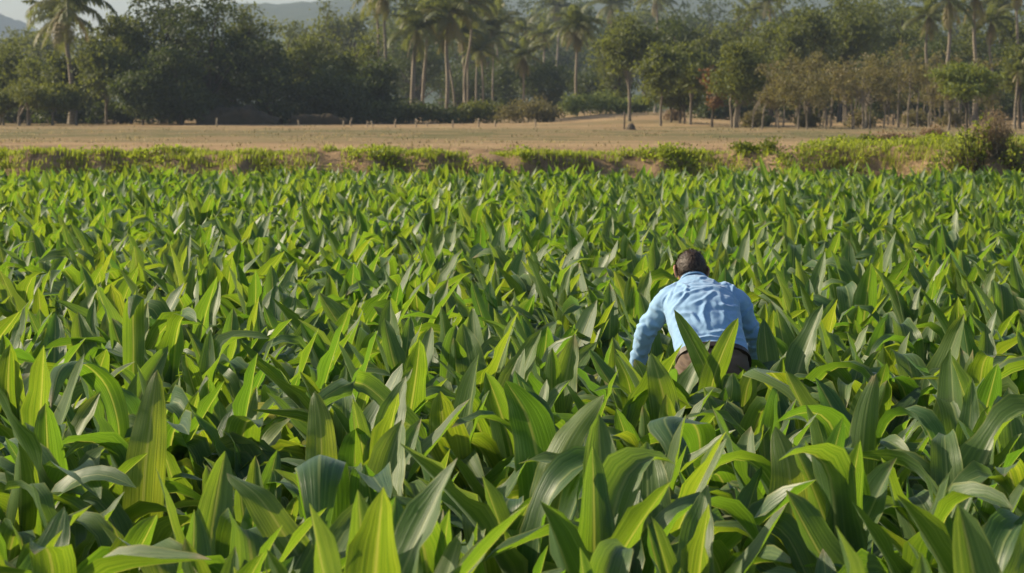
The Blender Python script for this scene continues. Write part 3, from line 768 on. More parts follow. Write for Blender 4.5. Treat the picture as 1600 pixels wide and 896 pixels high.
# ------------------------------------------------------------------ hedges, bushes, shrubs
def place_bush(px, d, base_py, top, hw, label, cat, mat, name='bush', n=1800, size=.16, nl=12, depth=.6, brown=0., stems=5, lr=(.30, .50), sm=None, dz=0., flat=1.):
    x = wx(px, d); z = terrain(x, d) - .05 + dz; H = wz(top, d) - z; R = hw * d / F
    rg = np.random.default_rng(int(px * 3 + d)); A = Acc()
    L = []
    for i in range(nl):
        r = rg.uniform(*lr); u = rg.uniform(-1, 1)
        h = H * math.sqrt(max(.1, 1 - (abs(u) * .85) ** 2.5)) * rg.uniform(.65, 1)
        L.append((np.array([u * R * .85, rg.uniform(-1, 1) * R * depth * .6, max(.1, h * rg.uniform(.35, .75))]), np.array([min(R, H) * r * 1.1, min(R, H) * r, h * .40])))
    hi = max(c[2] + q[2] for c, q in L); wd = max(abs(c[0]) + q[0] for c, q in L)
    L = [(c * np.array([R / wd, R / wd, H / hi]), q * np.array([R / wd, R / wd, H / hi])) for c, q in L]
    fill_crown(A, L, rg, n, size, brown, 10)
    root = empty(name, (x, d, z)); tag(root, label, cat)
    for i in range(stems):
        t = L[i % nl][0]
        V, Q, U = tube(spline([[t[0] * .4, t[1] * .4, -.1], t * .6 + rg.normal(0, .04, 3) * H, t + np.array([0, 0, H * .25])], 6), H * np.linspace(.020, .006, 6), 5, 0, rg); link('stem', make_mesh('stem', V, Q, U), sm or M_barkd, root)
    link('foliage', A.mesh('foliage', False), mat, root)

for px, d, b_, top, hw, lb, ct, mt_, kw_ in BUSHES: place_bush(px, d, b_, top, hw, lb, ct, mt_, **kw_)
place_bush(660, 196, 190, 160, 56, 'dark green bush under the shaggy palm', 'bush', M_leaf_d, n=3200, size=.26)
place_bush(745, 198, 188, 155, 50, 'dark green hedge with a pale grassy top', 'hedge', M_leaf_y, 'hedge', n=3600, size=.24, nl=16)
place_bush(825, 196, 188, 152, 56, 'hedge with dry brown lower stems under the dark-headed palm', 'hedge', M_leaf_b, 'hedge', n=4600, size=.22, nl=18, brown=.25)
place_bush(930, 214, 180, 142, 58, 'light green bush around the foot of the centre palm', 'bush', M_pale, n=3600, size=.26, nl=16)
place_bush(990, 222, 180, 150, 34, 'light green bush behind the tan slope', 'bush', M_pale, n=2000, size=.26)
place_bush(1052, 190, 190, 168, 16, 'small brown bush between tree trunks', 'bush', M_dry, n=800, size=.2)
place_bush(1196, 176, 190, 180, 9, 'small round dark bush under the slender row', 'bush', M_leaf_d, n=500, size=.18)
# the shrubs on the bank at the right
def place_shoots(px, d, top, hw, label, mat, n=24, leaf=.10, per=26, twig=0., depth=.5, sm=None):
    """a ragged shrub of many leaning shoots, each with leaves along it"""
    x = wx(px, d); z = terrain(x, d) - .05; H = wz(top, d) - z; R = hw * d / F; rg = np.random.default_rng(int(px * 5)); A = Acc()
    root = empty('shrub', (x, d, z)); tag(root, label, 'shrub')
    for i in range(n):
        b0 = np.array([rg.normal(0, R * .35), rg.normal(0, R * .3 * depth), -.05]); u = rg.uniform(-1, 1)
        tip = np.array([u * R + rg.normal(0, R * .1), rg.normal(0, R * depth), H * rg.uniform(.55, 1.0) * (1 - .45 * abs(u) ** 1.6)])
        pth = spline([b0, b0 * .45 + tip * .55 + np.array([0, 0, H * .10]) + rg.normal(0, .05, 3) * H, tip], 12)
        V, Q, U = tube(pth, H * np.linspace(.010, .003, 12), 4, 0, rg); link('stem', make_mesh('stem', V, Q, U), sm or M_barkd, root)
        t_ = rg.uniform(.22, 1.02, per); c_ = np.stack([np.interp(t_, np.linspace(0, 1, 12), pth[:, k]) for k in range(3)], 1) + rg.normal(size=(per, 3)) * leaf * (.5 + twig)
        leaf_quads(A, c_, leaf, rg, np.clip(.5 + rg.normal(0, .2), 0, 1))
        if twig:
            for k in range(7):
                q0 = pth[int(rg.integers(4, 12))]; dr = unit(rg.normal(size=3) + np.array([0, 0, .9])) * H * rg.uniform(.12, .25); w_ = np.array([.004, 0, 0])
                A.add([q0 - w_, q0 + w_, q0 + dr + w_ * .3, q0 + dr - w_ * .3], [[0, 1, 2, 3]], None, [.4, 0, .5, 1])
    link('foliage', A.mesh('foliage', False), mat, root)
place_shoots(1502, 56.1, 190, 30, 'leafy yellow-green shrub on the bank left of the dry brown one', M_shrub2, 22, .10, 15)
place_shoots(1524, 56.3, 170, 22, 'tall ragged leafy shrub pressed against the dry brown one', M_shrub2, 18, .10, 15)
place_shoots(1549, 56.5, 164, 34, 'dry brown twiggy shrub on the bank at the right', M_dry, 60, .05, 24, .5, sm=M_bark)
place_shoots(1590, 56.2, 200, 32, 'low leafy green shrub right of the dry brown one', M_shrub2, 20, .10, 15)
place_shoots(1470, 56.1, 218, 26, 'low creeping leafy shrub at the left end of the shrubs on the bank', M_shrub2, 20, .085, 15)
place_shoots(1549, 56.8, 154, 12, 'thin sprig with golden leaves poking above the dry shrub', M_shrub2, 7, .085, 16)
place_bush(1458, 66, 220, 196, 20, 'small dry grassy bush on the field behind the bank', 'bush', M_dry, n=1500, size=.07, nl=10)
place_bush(1395, 62, 225, 208, 34, 'low dry brown bush on top of the bank', 'bush', M_dry, n=1200, size=.08, nl=10)
place_bush(1360, 60.5, 230, 213, 20, 'low dark green bush on top of the bank', 'bush', M_leaf, n=900, size=.08, nl=8)
place_bush(1197, 58.3, 240, 218, 8, 'small leafy weed sticking up on the bank top', 'weed', M_shrub, 'weed', n=220, size=.09, nl=5)
place_bush(1165, 58.5, 240, 226, 22, 'low green weed patch on the bank behind the tallest crop plant', 'weed', M_shrub, 'weed', n=500, size=.08, nl=7)

# mound, mud wall, stump, stakes
def blob(name, mat, px0, px1, d, prof, depth, label, cat):
    """an earthwork with its outline given along x as (px, top py)"""
    xs = np.linspace(px0, px1, 60); tp = np.interp(xs, [p[0] for p in prof], [p[1] for p in prof])
    x0 = wx((px0 + px1) / 2, d); zb = terrain(x0, d, False) - .1
    ts = np.linspace(0, 1, 14); V = []
    for i, (p, t) in enumerate(zip(xs, tp)):
        h = max(.05, wz(t, d) - zb)
        for k in ts:
            a = math.pi * k; yy = -math.cos(a) * depth * (.8 + .3 * nz(i * .08, k * 2, 5)); zz = h * min(1, math.sin(a) ** .55) * (1 + .10 * nz(i * .09, k * 2, 9) + .16 * nz(i * .4, k * 5, 3) + .10 * nz(i * .9, k * 13, 5)) if 0 < k < 1 else -.1
            V.append([wx(p, d) - x0, yy, zz])
    i = np.arange(59)[:, None]; j = np.arange(13)[None]; k = 14
    Q = np.stack([i * k + j, i * k + j + 1, (i + 1) * k + j + 1, (i + 1) * k + j], -1).reshape(-1, 4)
    o = link(name, make_mesh(name, np.array(V), Q), mat, None, (x0, d, zb)); tag(o, label, cat)
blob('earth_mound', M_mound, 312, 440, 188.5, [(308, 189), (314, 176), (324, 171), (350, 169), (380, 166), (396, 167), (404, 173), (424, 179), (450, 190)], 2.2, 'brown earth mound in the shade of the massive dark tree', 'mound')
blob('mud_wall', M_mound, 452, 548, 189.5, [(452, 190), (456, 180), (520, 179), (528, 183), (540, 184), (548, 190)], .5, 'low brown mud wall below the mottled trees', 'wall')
rg = np.random.default_rng(9)
x, d = wx(985, 150), 150
V, Q, U = tube(spline([[0, 0, -.1], [.02, 0, .1], [.05, .02, .26], [.1, .02, .42]], 8), np.array([.36, .34, .30, .27, .25, .22, .15, .02]), 10, .35, rg)
o = link('tree_stump', make_mesh('tree_stump', V, Q), M_barkd, None, (x, d, terrain(x, d, False))); tag(o, 'small dark stump lying out on the pale field under the leaning tree', 'stump')
for i, px in enumerate([537, 549, 574, 583, 618, 651, 668, 708, 748, 774, 340, 468, 836]):
    d = 176 + rg.uniform(-4, 4); x = wx(px, d); h = rg.uniform(.35, .7)
    V, Q, U = tube([[0, 0, -.1], [rg.normal(0, .02), 0, h * .5], [rg.normal(0, .05), 0, h], [rg.normal(0, .05), 0, h + .01]], [.06, .055, .05, .004], 7, .1, rg)
    o = link('wooden_stake', make_mesh('wooden_stake', V, Q), M_wood, None, (x, d, terrain(x, d, False))); tag(o, 'short pale wooden stake along the far edge of the field', 'stake', 'stakes along the far field edge')
d = 160; x = wx(975, d)
V, Q, U = tube([[0, 0, -.1], [.02, 0, .6], [.03, 0, 1.15], [.03, 0, 1.16]], [.06, .055, .05, .004], 7, .1, rg)
o = link('wooden_post', make_mesh('wooden_post', V, Q), M_barkd, None, (x, d, terrain(x, d, False))); tag(o, 'dark upright post beside the small stump', 'post')

#PB
# ------------------------------------------------------------------ the man
import bmesh
def loft_bm(bm, rings, k=24, ex=2.4):
    """rings: (centre, u half-vector, v half-vector); closed superelliptic tube"""
    R = []
    for c, u, v in rings:
        c, u, v = (np.asarray(a, float) for a in (c, u, v)); ring = []
        for j in range(k):
            a = 2 * math.pi * j / k; ca, sa = math.cos(a), math.sin(a)
            ring.append(bm.verts.new(c + u * math.copysign(abs(ca) ** (2 / ex), ca) + v * math.copysign(abs(sa) ** (2 / ex), sa)))
        R.append(ring)
    for a, b in zip(R, R[1:]):
        for j in range(k): bm.faces.new((a[j], a[(j + 1) % k], b[(j + 1) % k], b[j]))
    bm.faces.new(R[0][::-1]); bm.faces.new(R[-1])

def limb_bm(bm, pts, rad, k=16, n=None, flat=1.):
    n = n or len(pts) * 5; p = spline(pts, n); r = np.interp(np.linspace(0, 1, n), np.linspace(0, 1, len(rad)), rad)
    T = unit(np.gradient(p, axis=0)); ref = np.array([1., 0, 0]) if abs(T[0][0]) < .8 else np.array([0, 1., 0])
    rings = []
    for c, t, q in zip(p, T, r):
        u = ref - t * ref.dot(t); u /= np.linalg.norm(u); v = np.cross(t, u); rings.append((c, u * q, v * q * flat))
    e0 = (p[0] - T[0] * r[0] * .5, rings[0][1] * .5, rings[0][2] * .5); e1 = (p[-1] + T[-1] * r[-1] * .5, rings[-1][1] * .5, rings[-1][2] * .5)
    loft_bm(bm, [e0] + rings + [e1], k, 2.)

def ball_bm(bm, c, r, rot=None):
    m = bmesh.ops.create_icosphere(bm, subdivisions=4, radius=1.)
    for v in m['verts']:
        q = np.array(v.co) * np.asarray(r)
        if rot is not None: q = rot @ q
        v.co = q + c

def remesh(bm, voxel, smooth=4):
    me = bpy.data.meshes.new('tmp'); bm.normal_update(); bm.to_mesh(me); bm.free()
    o = bpy.data.objects.new('tmp', me); COL.objects.link(o)
    m = o.modifiers.new('r', 'REMESH'); m.mode = 'VOXEL'; m.voxel_size = voxel
    if smooth:
        s_ = o.modifiers.new('s', 'SMOOTH'); s_.iterations = smooth; s_.factor = .5
    dg = bpy.context.evaluated_depsgraph_get(); dg.update()
    out = bpy.data.meshes.new_from_object(o.evaluated_get(dg)); bpy.data.objects.remove(o); bpy.data.meshes.remove(me)
    for p in out.polygons: p.use_smooth = True
    return out

def co_of(me):
    a = np.empty(len(me.vertices) * 3, np.float32); me.vertices.foreach_get('co', a); return a.reshape(-1, 3).astype(float)
def no_of(me):
    a = np.empty(len(me.vertices) * 3, np.float32); me.vertices.foreach_get('normal', a); return a.reshape(-1, 3).astype(float)
def set_co(me, V): me.vertices.foreach_set('co', np.asarray(V, np.float32).ravel()); me.update()
def fold_noise(V, s, seed): return np.array([mnoise.noise(Vector((p[0] * s[0] + seed, p[1] * s[1], p[2] * s[2]))) for p in V])

A3 = lambda *a: np.array(a, float)
# joints in the man's own frame: x to picture right, y away from the camera, z up
PEL, BELT, CHEST, NECK = A3(0, -.12, .70), A3(0.02, -.045, .80), A3(-.005, .25, 1.06), A3(-.045, .40, 1.172)
SD = unit(NECK - BELT); TL = np.linalg.norm(NECK - BELT) / .475; BK = np.cross(A3(1, 0, 0), SD); BK = -BK if BK[1] > 0 else BK      # BK: out of the back
HEAD = A3(-.060, .468, 1.240); HS = 1.06
SHL, ELL, WRL = A3(-.205, .29, 1.068), A3(-.312, .34, .915), A3(-.355, .42, .735)
SHR, ELR, WRR = A3(.180, .30, 1.064), A3(.270, .35, .885), A3(.275, .47, .69)
HIPS = [A3(-.10, -.12, .71), A3(.12, -.12, .71)]; KNEES = [A3(-.15, .10, .44), A3(.17, .12, .44)]; ANKS = [A3(-.15, -.02, .09), A3(.17, .02, .09)]
HX = A3(1, 0, 0)
def torso_rings(g=0.):
    spec = [(-.008, .187, .118), (.02, .190, .118), (.12, .190, .122), (.22, .198, .128), (.30, .200, .124), (.365, .172, .110), (.425, .125, .088), (.455, .092, .074), (.475, .070, .062)]
    out = []
    for a, wv, dv in spec:
        t = a / .475
        c = BELT + SD * a * TL + BK * (.022 * math.sin(math.pi * min(1, max(0, t)))) + HX * (NECK[0] - BELT[0]) * 0
        out.append((c, HX * (wv + g), BK * (dv + g)))
    return out
def arm_pts(s, e, w): return [s, (s + e) / 2 + unit(s - CHEST) * .008, e, (e + w) / 2, w]

# shirt -------------------------------------------------------------
bm = bmesh.new(); loft_bm(bm, torso_rings(.006), 32, 2.35)
limb_bm(bm, [CHEST + SD * .09 + HX * -.10, SHL, (SHL + ELL) / 2, ELL, (ELL + WRL) / 2, WRL], [.080, .077, .063, .057, .051, .046], 20, 30)
limb_bm(bm, [CHEST + SD * .09 + HX * .10, SHR, (SHR + ELR) / 2, ELR, (ELR + WRR) / 2, WRR], [.080, .077, .063, .057, .051, .046], 20, 30)
me = remesh(bm, .006, 9); V = co_of(me); Nn = no_of(me)
rel = V - BELT; a_ = rel @ SD / TL; x_ = V[:, 0] - .02; bk = np.clip(Nn @ BK * 1.6, 0, 1)
def seg_d(p, q):
    P = np.stack([x_, a_], 1); p, q = np.array(p), np.array(q); d = q - p; t = np.clip(((P - p) @ d) / (d @ d), 0, 1)
    return np.linalg.norm(P - p - t[:, None] * d, axis=1), t
disp = np.zeros(len(V))
def fold(pl, amp, w, valley=.6):
    global disp
    best = np.full(len(V), 9.); env = np.zeros(len(V)); m = len(pl) - 1
    for i in range(m):
        dd, t = seg_d(pl[i], pl[i + 1]); tt = (i + t) / m; b = dd < best
        env = np.where(b, np.sin(np.pi * np.clip(tt * .9 + .05, 0, 1)) ** .6, env); best = np.minimum(best, dd)
    disp += bk * env * amp * (1.25 * np.exp(-(best / w) ** 1.25) - valley * np.exp(-((best - 1.7 * w) / w) ** 2))
FOLDS = [([(-.19, .36), (-.09, .385), (.02, .37), (.15, .385)], -.004, .006, 0),                       # yoke seam
         ([(-.20, .30), (-.10, .33), (.02, .33), (.14, .29), (.19, .24)], .008, .013, .7),
         ([(-.19, .24), (-.12, .30), (0, .32)], .007, .011, .8), ([(-.19, .20), (-.11, .17), (-.06, .10)], .009, .012, .8),
         ([(-.18, .15), (-.12, .10), (-.07, .03)], .009, .012, .8), ([(-.17, .09), (-.13, .04), (-.11, 0)], .008, .010, .8),
         ([(.19, .25), (.11, .20), (.03, .20)], .009, .013, .8), ([(.19, .17), (.12, .10), (.06, .02)], .009, .015, .8),
         ([(.18, .11), (.11, .06), (-.02, .05)], .008, .013, .8),
         ([(.17, .035), (.08, .015), (-.04, .03), (-.12, .02)], .009, .009, .7), ([(-.02, .24), (-.05, .16), (-.03, .07)], .009, .016, .6),
         ([(.05, .27), (.07, .18), (.06, .10)], .006, .014, .6), ([(.02, .29), (-.04, .24), (-.11, .22)], .006, .012, .7),
         ([(-.06, .40), (-.01, .44), (.05, .40)], .005, .008, .5), ([(-.16, .41), (-.12, .35), (-.14, .28)], .007, .010, .6), ([(.15, .41), (.13, .34), (.16, .28)], .007, .010, .6)]
for f_ in FOLDS: fold(f_[0], f_[1] * (.85 if f_[1] > 0 else 1), f_[2] * .9, f_[3])
lw = np.clip((.07 - a_) / .07, 0, 1) * np.clip((a_ + .05) / .03, 0, 1)
disp += .006 * lw * bk * (.55 + fold_noise(V, (7, 7, 7), 3.))                                            # blouse over the belt
disp += .0050 * fold_noise(V, (13, 13, 13), 0) + .0034 * fold_noise(V, (30, 30, 30), 5)
for s_, cx in ((SHL, -1), (SHR, 1)):      # armhole seams
    q_ = s_ + HX * -cx * .035; ds = np.abs((V - q_) @ unit(HX * cx + SD * .25)); near_ = np.linalg.norm(V - q_, axis=1) < .14
    disp -= .0035 * np.exp(-(ds / .005) ** 2) * near_
cr = np.abs(fold_noise(V, (9, 9, 9), 21.)); disp += .0075 * np.exp(-cr / .07) * (.3 + .7 * bk) * np.clip(fold_noise(V, (5, 5, 5), 31.) + .45, 0, 1)     # sharp random creases
for s_, e_, w_ in ((SHL, ELL, WRL), (SHR, ELR, WRR)):
    for p_, q_, ph in ((s_, e_, 0.), (e_, w_, 2.)):
        d_ = q_ - p_; L_ = np.linalg.norm(d_); t_ = ((V - p_) @ d_) / L_ ** 2; rad = np.linalg.norm(V - p_ - t_[:, None] * d_, axis=1)
        mk = ((t_ > .1) & (t_ < 1.05) & (rad < .11)) * (1 - bk * .0)
        wob = fold_noise(V, (16, 16, 16), ph + 11)
        disp += mk * .0062 * np.sin(t_ * L_ * 95 + wob * 4.5 + ph + rad * 30) * np.clip(np.abs(t_ - .45) * 1.6 + .15, 0, 1)
set_co(me, V + Nn * disp[:, None])
M_shirt = mat_cloth('blue_shirt_cloth', (.245, .425, .66), (.28, .46, .69))
M_trouser = mat_cloth('brown_trouser_cloth', (.105, .068, .044), (.14, .094, .062), sheen=.1)
b_ = NT('belt_leather'); M_belt = b_.done(b_.bsdf((.035, .022, .015), .45, b_.bump(b_.noise(b_.obj(), 120.), .2, .002)))
b_ = NT('skin'); M_skin = b_.done(b_.bsdf(b_.mix(b_.noise(b_.obj(), 14.), (.36, .175, .10), (.46, .24, .15)), .5, b_.bump(b_.noise(b_.obj(), 160.), .15, .002), .4, Subsurface_Weight=.08, Subsurface_Radius=(.01, .004, .002)))
b_ = NT('hair'); hn = b_.noise(b_.mapping(b_.obj(), (1, 1, .35)), 90., 3., .6)
M_hair = b_.done(b_.bsdf(b_.ramp(hn, [(.35, (.014, .009, .006)), (.55, (.060, .037, .024)), (.75, (.11, .075, .052))]), .5, b_.bump(hn, .8, .006), .4))
b_ = NT('shoe_leather'); M_shoe = b_.done(b_.bsdf((.03, .02, .014), .55))
b_ = NT('eye'); M_eye = b_.done(b_.bsdf((.75, .72, .68), .15))

man = empty('person', (MAN[0], MAN[1], 0), 0)
tag(man, 'man in light blue shirt and brown trousers bending forward in the crop, seen from behind', 'person')
shirt = link('shirt', me, M_shirt, man)
# collar: a standing band folded over, open at the throat
cb = unit(HEAD - NECK + A3(0, .02, 0)); bm = bmesh.new()
fw = np.cross(HX, cb); fw = fw if fw[1] < 0 else -fw
R1 = []
for h, r in ((-.020, .072), (.004, .068), (.026, .065), (.032, .068), (.018, .078), (-.004, .086), (-.008, .083), (.014, .073)):
    ring = []
    for j in range(49):
        a = math.radians(-250 + 320 * j / 48) ; cc = NECK + cb * (h + .010 * math.sin(a + math.pi) * 0) + HX * math.cos(a) * r + fw * math.sin(a) * -r * .98
        ring.append(bm.verts.new(cc))
    R1.append(ring)
for a, b in zip(R1, R1[1:]):
    for j in range(48): bm.faces.new((a[j], a[j + 1], b[j + 1], b[j]))
mc = bpy.data.meshes.new('collar'); bm.normal_update(); bm.to_mesh(mc); bm.free()
for p in mc.polygons: p.use_smooth = True
link('collar', mc, M_shirt, shirt)
for nm_, e_, w_ in (('cuff', ELL, WRL), ('cuff', ELR, WRR)):
    bm = bmesh.new(); d_ = unit(w_ - e_); limb_bm(bm, [w_ - d_ * .035, w_ + d_ * .002, w_ + d_ * .02], [.049, .047, .046], 20, 9)
    mc = bpy.data.meshes.new('cuff'); bm.normal_update(); bm.to_mesh(mc); bm.free()
    for p in mc.polygons: p.use_smooth = True
    link('cuff', mc, M_shirt, shirt)

# trousers ------------------------------------------------------------
bm = bmesh.new(); up = unit(BELT - PEL)
loft_bm(bm, [(PEL + A3(0.01, 0, -.10), HX * .15, A3(0, -.10, 0)), (PEL + A3(.01, -.01, -.05), HX * .185, A3(0, -.135, .01)), (PEL + A3(.012, -.015, 0), HX * .197, A3(0, -.142, .02)),
             (PEL + A3(.015, .01, .05), HX * .196, A3(0, -.132, .04)), (BELT + SD * -.012, HX * .189, BK * .118), (BELT + SD * .012, HX * .187, BK * .116)], 32, 2.4)
for h_, k_, n_ in zip(HIPS, KNEES, ANKS): limb_bm(bm, [h_, (h_ + k_) / 2, k_, (k_ + n_) / 2, n_ + A3(0, 0, -.03)], [.112, .100, .078, .072, .066], 20, 30)
mt = remesh(bm, .008, 6); V = co_of(mt); Nn = no_of(mt)
seam = np.exp(-((V[:, 0] - .012) / .008) ** 2) * (V[:, 1] < -.08) * (V[:, 2] < .79)
hf = np.sin(V[:, 2] * 150 + 5 * fold_noise(V, (9, 9, 5), 2.)) * np.clip(fold_noise(V, (6, 6, 6), 8.) + .35, 0, 1)
set_co(mt, V + Nn * (-.007 * seam + .008 * hf + .005 * fold_noise(V, (12, 12, 9), 0))[:, None])
tro = link('trousers', mt, M_trouser, man)
for sx_ in (-1, 1):       # back pockets
    Vp, Qp = [], []
    for i in range(9):
        for j in range(9):
            xx = .012 + sx_ * (.035 + .10 * i / 8); zz = .745 - .10 * j / 8
            Vp.append([xx, 0, zz])
    Vp = np.array(Vp); dist = np.array([np.min(np.where((np.abs(V[:, 0] - p[0]) < .02) & (np.abs(V[:, 2] - p[2]) < .02), V[:, 1], 9)) for p in Vp]); Vp[:, 1] = dist - .004
    i = np.arange(8)[:, None]; j = np.arange(8)[None]
    Qp = np.stack([i * 9 + j, i * 9 + j + 1, (i + 1) * 9 + j + 1, (i + 1) * 9 + j], -1).reshape(-1, 4)
    if Vp[:, 1].max() < 1: link('pocket', make_mesh('pocket', Vp, Qp), M_trouser, tro)
bm = bmesh.new(); loft_bm(bm, [(BELT + SD * s_, HX * r_, BK * q_) for s_, r_, q_ in ((-.042, .188, .117), (-.040, .203, .137), (-.004, .201, .133), (-.002, .186, .115))], 40, 2.4)
mb = bpy.data.meshes.new('belt'); bm.normal_update(); bm.to_mesh(mb); bm.free(); link('belt', mb, M_belt, tro)

# body ----------------------------------------------------------------
bm = bmesh.new(); loft_bm(bm, torso_rings(-.016), 28, 2.3)
loft_bm(bm, [(PEL + A3(.01, 0, -.09), HX * .13, A3(0, -.085, 0)), (PEL + A3(.012, -.01, 0), HX * .178, A3(0, -.122, .02)), (BELT, HX * .17, BK * .10)], 28, 2.4)
for h_, k_, n_ in zip(HIPS, KNEES, ANKS):
    limb_bm(bm, [h_, (h_ + k_) / 2, k_, (k_ * .6 + n_ * .4) - A3(0, .012, 0), n_], [.095, .082, .056, .054, .036], 18, 30)
    limb_bm(bm, [n_ + A3(0, -.05, -.05), n_ + A3(0, .05, -.055), n_ + A3(0, .16, -.07)], [.036, .040, .026], 14, 12, .8)
HF = unit(A3(-.10, .78, -.62))             # the way the face looks: ahead and down
HU = unit(A3(0, .55, .83) - HF * A3(0, .55, .83).dot(HF)); HR = np.cross(HF, HU)
ROT = np.stack([HR, HF, HU], 1)
ball_bm(bm, HEAD, (.073 * HS, .092 * HS, .098 * HS), ROT); ball_bm(bm, HEAD + HF * .030 - HU * .055, (.056, .062, .068), ROT)     # skull, jaw
ball_bm(bm, HEAD + HF * .078 - HU * .108, (.022, .018, .018), ROT); ball_bm(bm, HEAD + HF * .098 - HU * .038, (.012, .020, .014), ROT)   # chin, nose tip
limb_bm(bm, [HEAD + HF * .088 + HU * .002, HEAD + HF * .097 - HU * .035], [.008, .011], 10, 6)
limb_bm(bm, [HEAD + HF * .082 + HU * .018 - HR * .04, HEAD + HF * .090 + HU * .018, HEAD + HF * .082 + HU * .018 + HR * .04], [.008, .009, .008], 10, 9)   # brow
limb_bm(bm, [HEAD + HF * .087 - HU * .072 - HR * .022, HEAD + HF * .094 - HU * .071, HEAD + HF * .087 - HU * .072 + HR * .022], [.005, .007, .005], 10, 9)
limb_bm(bm, [HEAD + HF * .086 - HU * .083 - HR * .018, HEAD + HF * .092 - HU * .084, HEAD + HF * .086 - HU * .083 + HR * .018], [.004, .007, .004], 10, 9)
for s_ in (-1, 1):
    e0 = HEAD + HR * s_ * .082 - HF * .006 - HU * .022
    limb_bm(bm, [e0 + HU * .030 + HF * .012, e0 + HU * .036 - HF * .006 + HR * s_ * .008, e0 + HU * .012 - HF * .018 + HR * s_ * .014, e0 - HU * .016 - HF * .008 + HR * s_ * .008, e0 - HU * .030 + HF * .006], [.006, .008, .008, .008, .008], 10, 20)
    ball_bm(bm, e0 + HR * s_ * .002, (.009, .014, .026), ROT)
limb_bm(bm, [NECK - SD * .05, NECK + unit(HEAD - NECK) * .03 - HF * .0, HEAD - HU * .05 - HF * .02], [.066, .057, .056], 20, 14)
def hand(w, e, inward):
    d = unit(w - e); dn = unit(d + A3(0, .25, -.3)); side = unit(np.cross(dn, A3(0, 1, .2))) * inward; pn = unit(np.cross(side, dn))
    limb_bm(bm, [e, (e + w) / 2, w, w + dn * .03], [.044, .038, .029, .030], 16, 20)
    pc = w + dn * .065
    for q in (-.030, -.010, .010, .030): limb_bm(bm, [w + dn * .01 + side * q * .7, pc + side * q, w + dn * .098 + side * q * 1.05], [.016, .015, .012], 10, 10, .85)
    for q, L_, cu in ((-.031, .062, .9), (-.011, .074, .8), (.011, .080, .7), (.031, .072, .55)):
        b0 = w + dn * .10 + side * q * 1.05; p1 = b0 + (dn * math.cos(cu * .4) + pn * math.sin(cu * .4)) * L_ * .45
        p2 = p1 + (dn * math.cos(cu * 1.1) + pn * math.sin(cu * 1.1)) * L_ * .33; p3 = p2 + (dn * math.cos(cu * 1.7) + pn * math.sin(cu * 1.7)) * L_ * .28
        limb_bm(bm, [b0 - dn * .015, b0, p1, p2, p3], [.010, .0095, .009, .0085, .007], 10, 20)
    t0 = w + dn * .03 + side * .028; t1 = t0 + side * .024 + dn * .03 + pn * .012; t2 = t1 + side * .008 + dn * .030 + pn * .012
    limb_bm(bm, [t0 - side * .012, t0, t1, t2], [.013, .013, .011, .008], 10, 14)
limb_bm(bm, [SHL, (SHL + ELL) / 2, ELL], [.060, .050, .043], 16, 16); limb_bm(bm, [SHR, (SHR + ELR) / 2, ELR], [.060, .050, .043], 16, 16)
hand(WRL, ELL, 1.); hand(WRR, ELR, -1.)
body = link('body', remesh(bm, .0036, 3), M_skin, man)
for s_ in (-1, 1):
    bm = bmesh.new(); ball_bm(bm, HEAD + HF * .0785 + HR * s_ * .031 - HU * .004, (.0125, .0125, .0125)); m_ = bpy.data.meshes.new('eye'); bm.to_mesh(m_); bm.free(); link('eye', m_, M_eye, man)
# hair: a close cap down to the nape with clear ears and face, plus short locks
bm = bmesh.new(); bmesh.ops.create_icosphere(bm, subdivisions=6, radius=1.)
for v in bm.verts:
    q = np.array(v.co); face = q[1]; upv = q[2]
    line = -.62 + .55 * max(0, face + .12) ** 1. + (.95 * max(0, face - .25)) + .30 * math.exp(-((face - .02) / .22) ** 2) * (abs(q[0]) > .72)
    inside = float(sstep(line - .06, line + .10, upv))
    r_ = 1.0 + .11 * inside - .13 * (1 - inside) + .016 * inside * mnoise.noise(Vector(q * 9)) + .012 * inside * mnoise.noise(Vector((q[0] * 34, q[1] * 34, q[2] * 12)))
    v.co = HEAD + ROT @ (q * r_ * np.array([.073, .092, .098]) * HS) - HF * .002
mh = bpy.data.meshes.new('hair'); bm.normal_update(); bm.to_mesh(mh); bm.free()
for p in mh.polygons: p.use_smooth = True
hair = link('hair', mh, M_hair, man)
rg = np.random.default_rng(3); A = Acc()
for _ in range(2600):
    q = unit(rg.normal(size=3)); face = q[1]
    line = -.60 + .55 * max(0, face + .12) + .95 * max(0, face - .25) + .30 * math.exp(-((face - .02) / .22) ** 2) * (abs(q[0]) > .72)
    if q[2] < line: continue
    p = HEAD + ROT @ (q * 1.10 * np.array([.073, .092, .098]) * HS); nrm = ROT @ q
    dirv = unit(nrm * .35 - HF * .1 - HU * .7 * (1 - abs(q[2])) + HR * q[0] * .3 + rg.normal(0, .18, 3)); s_ = unit(np.cross(dirv, nrm)) * .0014; L_ = rg.uniform(.010, .020)
    A.add([p - s_ - nrm * .004, p + s_ - nrm * .004, p + s_ * .3 + dirv * L_, p - s_ * .3 + dirv * L_], [[0, 1, 2, 3]])
link('lock', A.mesh('hair_locks'), M_hair, hair)
for n_ in ANKS:
    bm = bmesh.new(); limb_bm(bm, [n_ + A3(0, -.06, -.040), n_ + A3(0, .03, -.040), n_ + A3(0, .13, -.052), n_ + A3(0, .18, -.058)], [.044, .050, .044, .030], 18, 18, .9)
    limb_bm(bm, [n_ + A3(0, -.02, .03), n_ + A3(0, -.02, -.05)], [.048, .046], 16, 8)
    ms = remesh(bm, .006, 5); V = co_of(ms); V[:, 2] = np.maximum(V[:, 2], 0.0); set_co(ms, V); link('shoe', ms, M_shoe, man)
#PE


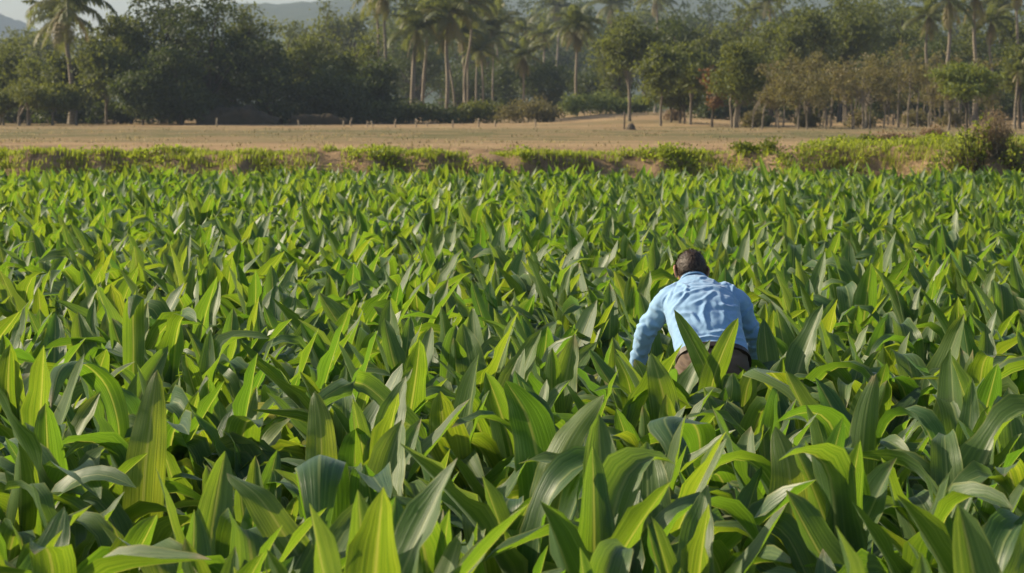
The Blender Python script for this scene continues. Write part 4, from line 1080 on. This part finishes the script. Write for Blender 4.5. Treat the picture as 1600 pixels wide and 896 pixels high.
# ------------------------------------------------------------------ haze, sky, sun, camera
def haze_box():
    x0, x1, y0, y1, z0, z1 = -1050, 1050, -40, 3330, -1.2, 150
    V = [(x, y, z) for z in (z0, z1) for y in (y0, y1) for x in (x0, x1)]
    Q = [(0, 2, 3, 1), (4, 5, 7, 6), (0, 1, 5, 4), (2, 6, 7, 3), (0, 4, 6, 2), (1, 3, 7, 5)]
    m = bpy.data.materials.new('haze'); m.use_nodes = True; t = m.node_tree; t.nodes.clear()
    out = t.nodes.new('ShaderNodeOutputMaterial'); v = t.nodes.new('ShaderNodeVolumePrincipled')
    v.inputs['Color'].default_value = (.66, .81, 1., 1); v.inputs['Density'].default_value = HAZE; v.inputs['Anisotropy'].default_value = .1
    t.links.new(v.outputs[0], out.inputs['Volume'])
    o = link('haze', make_mesh('haze', np.array(V, float), np.array(Q), smooth=False), m); tag(o, kind='stuff')
HAZE = .00021
haze_box()

SUN_AZ, SUN_EL = math.radians(-75), math.radians(31)     # azimuth from +Y towards +X
S = Vector((math.sin(SUN_AZ) * math.cos(SUN_EL), math.cos(SUN_AZ) * math.cos(SUN_EL), math.sin(SUN_EL)))
w = bpy.data.worlds.new('World'); SC.world = w; w.use_nodes = True
nt = w.node_tree; bg = nt.nodes['Background']; sky = nt.nodes.new('ShaderNodeTexSky')
sky.sky_type = 'NISHITA'; sky.sun_disc = False; sky.sun_elevation = SUN_EL; sky.sun_rotation = SUN_AZ % (2 * math.pi)
sky.air_density = 1.0; sky.dust_density = 2.0; sky.ozone_density = 1.5
nt.links.new(sky.outputs[0], bg.inputs[0]); bg.inputs[1].default_value = .080
l = bpy.data.lights.new('sun', 'SUN'); l.energy = 4.4; l.angle = math.radians(.55); l.color = (1, .86, .62)
lo = bpy.data.objects.new('sun', l); COL.objects.link(lo); lo.rotation_euler = S.to_track_quat('Z', 'Y').to_euler(); lo.location = (-20, 0, 30)

c = bpy.data.cameras.new('camera'); co = bpy.data.objects.new('camera', c); COL.objects.link(co)
c.lens = 85; c.sensor_width = 36; c.clip_end = 6000; c.clip_start = .1
co.location = (0, 0, CAMZ); co.rotation_euler = (math.pi / 2 - math.atan((448 - HOR) / F), 0, 0)
c.dof.use_dof = True; c.dof.focus_distance = 13.0; c.dof.aperture_fstop = 7.0
SC.camera = co
SC.view_settings.view_transform = 'Standard'; SC.view_settings.look = 'None'; SC.view_settings.gamma = 1; SC.view_settings.exposure = .74
SC.render.engine = 'CYCLES'
cy = SC.cycles; cy.use_denoising = True; cy.max_bounces = 6; cy.diffuse_bounces = 3; cy.glossy_bounces = 2; cy.transmission_bounces = 4
cy.volume_bounces = 0; cy.transparent_max_bounces = 4; cy.use_adaptive_sampling = True; cy.adaptive_threshold = .02; cy.caustics_reflective = False; cy.caustics_refractive = False
SC.render.resolution_x = 1024; SC.render.resolution_y = 573
